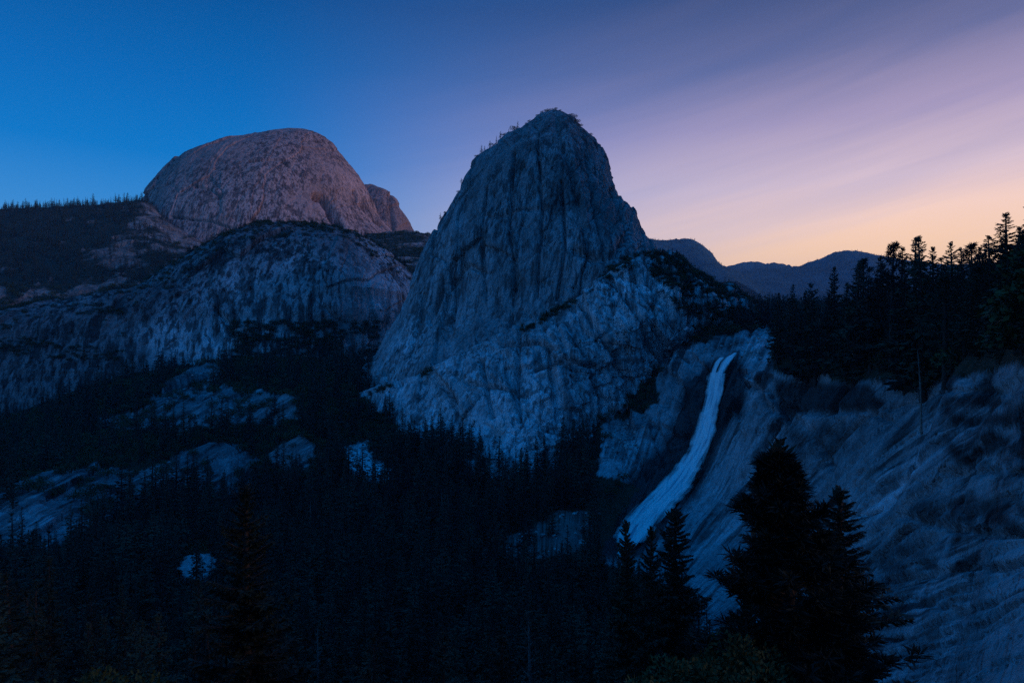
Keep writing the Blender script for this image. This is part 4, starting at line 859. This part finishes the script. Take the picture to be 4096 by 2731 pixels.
# young trees and brush filling in under the shelf trees
sx = R.uniform(3060, 4300, 2600); sy = np.exp(R.uniform(np.log(105), np.log(560), 2600)); sx = (sx - 2048) / F * sy; sz0 = ground_w(sx / sy, sy) * sy; spx, spy = proj(sx, sy, sz0)
k = (spy < np.interp(spx, [3060, 3300, 3480, 3800, 4096, 4300], [1500, 1500, 1515, 1500, 1430, 1400]) + R.normal(0, 10, 2600)) & (spy > 1100) & ~inpoly(spx, spy, [(3540, 1360), (3640, 1360), (3660, 1470), (3560, 1470)])
sx, sy = sx[k], sy[k]; sz = ground_z(sx, sy) - .3; sh_ = R.uniform(5, 21, len(sx)); bu = R.random(len(sx)) < .3
scatter('shelf_understory', 'young conifers and brush filling in below the shelf trees', np.stack([sx, sy, sz], 1), np.where(bu, sh_ * .5, sh_), sh_ * np.where(bu, .7, R.uniform(1.2, 1.7, len(sx))), np.where(bu, 7 + R.integers(0, 3, len(sx)), R.integers(0, 4, len(sx))), PRO)
# hillside
hp = proj(*hillV.T); hm_ = (hillV[:, 1] < 2480) & (np.abs(hp[0] - 1000) < 1300) & (hp[1] < 1330)
cand = np.where(hm_)[0]; pr = np.clip(1.15 - .75 * hill_bare[cand], .04, 1) ** 2; cand = cand[R.random(len(cand)) < pr]
cand = R.choice(cand, 9000, replace=False); hv = hillV[cand] + R.normal(0, 3, (9000, 3)) * (1, 1, 0); forest = ((hv[:, 0] / hv[:, 1]) < -.50) & (proj(*hv.T)[1] < 1140)
hh = np.where(forest, 9 + 26 * R.random(9000) ** 1.9, R.uniform(5, 15, 9000)); isbush = ~forest & (R.random(9000) < .5)
scatter('hill_forest', 'forest and brush on the hillside below the great dome', hv - (0, 0, .5), hh, hh * np.where(isbush, 1.3, R.uniform(.9, 1.3, 9000)), np.where(isbush, 7 + R.integers(0, 3, 9000), 4 + R.integers(0, 3, 9000)), PRO)
# far ridges
rv = []
for V, w in ((ra, 500), (rc, 900)):
    q = V[np.abs(proj(*V.T)[0] - 2900) < 1300]; top = q.reshape(-1, 3)
    yc = np.median(V[:, 1]) ; c = V.reshape(-1, 3); crest = c.reshape(-1, 420, 3)[62:70].reshape(-1, 3); crest = crest[(proj(*crest.T)[0] > 2450) & (proj(*crest.T)[0] < 4200)]
    rv.append(crest[R.integers(0, len(crest), w)] + R.normal(0, 8, (w, 3)) * (1, 1, 0))
rv = np.concatenate(rv); h_ = R.uniform(8, 26, len(rv)); scatter('ridge_forest', 'tiny trees along the crests of the hazy far ridges', rv - (0, 0, 2), h_, h_ * 1.3, 4 + R.integers(0, 3, len(rv)), PRO)

# --- trees and brush on the domes
def crest_at(V, px, tol=5.):
    q = proj(*V.T); m = np.where(np.abs(q[0] - px) < tol)[0]; m = m if len(m) else np.array([np.argmin(np.abs(q[0] - px))]); return V[m[np.argmin(q[1][m])]]
for px, h in ((1758, 12), (1776, 8), (1828, 7), (1842, 9), (1900, 6), (1922, 14), (1934, 9), (1955, 13), (1968, 11), (1982, 14), (1997, 13), (2012, 9), (2030, 6), (2052, 15), (2066, 13), (2100, 6), (2112, 9), (2142, 6), (2168, 6), (2180, 9), (2190, 9), (2208, 7), (2225, 7), (2245, 6), (2290, 9), (2303, 11), (2315, 12), (2327, 10), (2368, 8)):
    p = crest_at(libV, px); bushy = px > 2090
    left = px < 2090
    tree1('pine_tree' if left else 'bush', (FARM[int(px) % 3] if left and int(px) % 4 else BUSHM[int(px) % 3]), p - np.array([0, 0, .8]), h * ((.8 if int(px) % 4 else .45) if left else .42), 'tiny tree on the left skyline of the tall steep dome' if left else ('scrubby bush on the summit of the tall steep dome' if px < 2260 else 'dark bush on the right edge of the tall dome summit'),
          'skyline trees of the tall dome' if left else ('summit bushes of the tall dome' if px < 2260 else 'right edge summit bushes of the tall dome'), R.uniform(1.5, 2.4) if left else 1.7)
for k in range(70):
    px = 700 + 960 * (k + R.random()) / 70; px += R.normal(0, 16); p = crest_at(broV, px, 8); h = 4 + 13 * R.random() ** 1.8
    tree1('pine_tree', FARM[k % 3], p - np.array([0, 0, .8]), h, 'small pine along the crest of the rounded dome', 'pines along the crest of the rounded dome', R.uniform(1.3, 2.3))
hc = R.uniform(-20, 620, 13)
for k in range(46):
    px = hc[k % 13] + R.normal(0, 10); p = crest_at(hillV, px, 12); h = 9 + 34 * R.random() ** 2.2; p = crest_at(hillV, px, 12)
    tree1('conifer', FARM[k % 3], p - np.array([0, 0, 1.]), h, 'conifer on the skyline left of the great dome', 'skyline conifers left of the great dome', R.uniform(1.2, 2.1))
def brush_on(V, mask_fn, n, lo, hi, name, label, conif=.2):
    q = proj(*V.T); m = np.where(mask_fn(q[0], q[1], V))[0]; c = V[R.choice(m, n)]; h = R.uniform(lo, hi, n); cf = R.random(n) < conif
    scatter(name, label, c - (0, 0, 1.), np.where(cf, h * 1.7, h), h * np.where(cf, 1.3, 1.5), np.where(cf, 4 + R.integers(0, 3, n), 7 + R.integers(0, 3, n)), PRO)
led_at = lambda px: np.interp(px, *zip(*LEDGE))
brush_on(libV, lambda a, b, V: (np.abs(b - led_at(a)) < 12 + 14 * (a > 2380)) & (a > 1480) & (a < 2640) & (V[:, 1] < 900) & (fbm(V[:, 0] / 30, V[:, 2] / 30, V[:, 0] * 0, 2, 901) > -.1), 210, 3, 7, 'ledge_brush', 'brush growing along the slanting ledge of the tall dome')
brush_on(libV, lambda a, b, V: (a > 2600) & (b > 1020) & (b < 1420) & (V[:, 1] < 960) & (b - 1040 < (a - 2560) * 1.3), 2000, 3, 7, 'shoulder_forest', 'dark brush and trees on the right shoulder of the tall dome', .3)
brush_on(broV, lambda a, b, V: (b > 1290) & (b < 1500) & (a > 930) & (a < 1560) & (V[:, 1] < 1290) & (fbm(V[:, 0] / 60, V[:, 2] / 40, V[:, 0] * 0, 3, 905) > -.05), 650, 4, 10, 'cliff_brush', 'dark brush at the right foot of the rounded dome')
brush_on(broV, lambda a, b, V: (b < 1480) & (a > 0) & (a < 1640) & (V[:, 1] < 1290) & ((b - np.interp(a, [0, 574, 829, 1000, 1245, 1408, 1657], [1274, 1178, 1012, 916, 896, 929, 1101])) < 50), 700, 3, 8, 'crest_brush', 'brush just below the crest of the rounded dome', .3)
brush_on(broV, lambda a, b, V: (b > 1200) & (b < 1480) & (a > 0) & (a < 500) & (V[:, 1] < 1290) & (fbm(V[:, 0] / 90, V[:, 2] / 12, V[:, 0] * 0, 3, 909) > .1), 300, 3, 7, 'shelf_brush', 'brush in dark bands on the low cliff at the left edge', .1)

# ------------------------------------------------------------------ boulders and logs
def boulder_mesh(seed):
    Rb = np.random.default_rng(seed); import bmesh
    bm = bmesh.new(); bmesh.ops.create_icosphere(bm, subdivisions=2, radius=1.)
    cuts = Rb.normal(size=(9, 3)); cuts /= np.linalg.norm(cuts, axis=1)[:, None]; dd = Rb.uniform(.55, .85, 9)
    for v in bm.verts:
        p = np.array(v.co)
        for c, d in zip(cuts, dd):
            t = p @ c
            if t > d: p = p - c * (t - d)
        v.co = p * (1., .8, .7)
    me = bpy.data.meshes.new('boulder'); bm.to_mesh(me); bm.free(); me.materials.append(M_boul); return me
BM = [boulder_mesh(k) for k in range(5)]
def boulders(pxs, pys, sizes, label, group=None, ks=None):
    g = ground_point(pxs, pys, 150, 1300); gz = ground_z(g[:, 0], g[:, 1])
    for i, (p, z, size) in enumerate(zip(g, gz, sizes)):
        o = link('boulder', BM[(i if ks is None else ks[i]) % 5], None, (p[0], p[1], z + size * .25)); o.scale = (size,) * 3; o.rotation_euler = (R.normal(0, .3), R.normal(0, .3), R.uniform(0, 6.28)); tag(o, label, 'boulder', group)
def boulder(px, py, size, label, group=None, k=0): boulders([px], [py], [size], label, group, [k])
def boulder_field(poly, n, lo, hi, label, group):
    a = np.array(poly); q = R.uniform(a.min(0), a.max(0), (n * 12, 2)); q = q[inpoly(q[:, 0], q[:, 1], poly)][:n]
    boulders(q[:, 0], q[:, 1], lo + (hi - lo) * R.random(len(q)) ** 2.5, label, group)
boulder_field(ROCKS['talus'], 95, .9, 2.6, 'pale block in the talus patch left of the tall dome foot', 'talus patch below the tall dome')
boulder_field([(2440, 1700), (2520, 1640), (2600, 1660), (2560, 1760), (2500, 1850), (2420, 1870)], 75, .9, 3.0, 'pale block in the rockfall left of the waterfall', 'rockfall left of the waterfall')
boulder_field([(640, 1580), (760, 1500), (860, 1462), (880, 1478), (790, 1545), (680, 1620)], 40, 1., 2.6, 'pale block in the gully under the rounded dome', 'gully blocks under the rounded dome')
boulder_field([(2680, 1440), (2770, 1395), (3080, 1320), (3080, 1440), (2980, 1440), (2940, 1400)], 40, .9, 3.2, 'pale block on the ledges around the lip of the waterfall', 'blocks around the lip of the waterfall')
boulder_field(ROCKS['wash'], 40, .7, 2.4, 'block in the dim boulder wash on the valley floor', 'boulder wash')
for k in range(6):
    x, y, z = ground_point(R.uniform(725, 870), R.uniform(2235, 2320), 200, 700)[0]
    tree1('bush', BUSHM[k % 3], (x, y, float(ground_z(np.array([x]), np.array([y]))[0]) - .2), R.uniform(1.5, 3.2), 'little bush dotted on the pale rock mound left of the black fir', 'bushes on the pale mound', 1.3, 'bush')
boulder(2105, 2165, 7.5, 'largest boulder in the wash on the valley floor', None, 1)
boulder(2345, 2110, 5.5, 'big boulder in the wash nearest the foot of the waterfall', None, 2); boulder(2330, 2170, 4., 'mid sized boulder just below the one nearest the waterfall', None, 3)
for (a, b), (c, d), lab in (((1900, 2232), (1932, 2268), 'pale fallen log leaning down to the right in the wash'), ((1985, 2272), (2016, 2232), 'pale fallen log leaning up to the right in the wash')):
    p, q = ground_point([a, c], [b, d], 200, 700); q[1] = p[1] = (p[1] + q[1]) / 2
    p = np.array(P(a, b, p[1])); q = np.array(P(c, d, p[1])); t = np.linspace(0, 1, 6)[:, None]
    tag(link('fallen_log', mesh_from('fallen_log', *tube(p + (q - p) * t + np.array([0, -1., 1.]), np.linspace(.45, .25, 6), 7), M_log)), lab, 'log')

# ------------------------------------------------------------------ haze
def haze():
    import bmesh
    bm = bmesh.new(); bmesh.ops.create_cube(bm, size=1.); me = bpy.data.meshes.new('haze'); bm.to_mesh(me); bm.free()
    o = link('haze', me); lo = np.array([-12500., -2000., -3600.]); hi = np.array([14500., 12100., 1720.])
    o.location = (lo + hi) / 2; o.scale = hi - lo
    m = bpy.data.materials.new('haze'); m.use_nodes = True; nt = m.node_tree; nt.nodes.clear()
    v = nt.nodes.new('ShaderNodeVolumePrincipled'); v.inputs['Color'].default_value = (.42, .74, 1., 1); v.inputs['Density'].default_value = 3.5e-5; v.inputs['Anisotropy'].default_value = .1
    nt.links.new(v.outputs[0], nt.nodes.new('ShaderNodeOutputMaterial').inputs['Volume']); me.materials.append(m)
    tag(o, 'thin blue evening haze filling the valley', 'haze', kind='stuff')
haze()
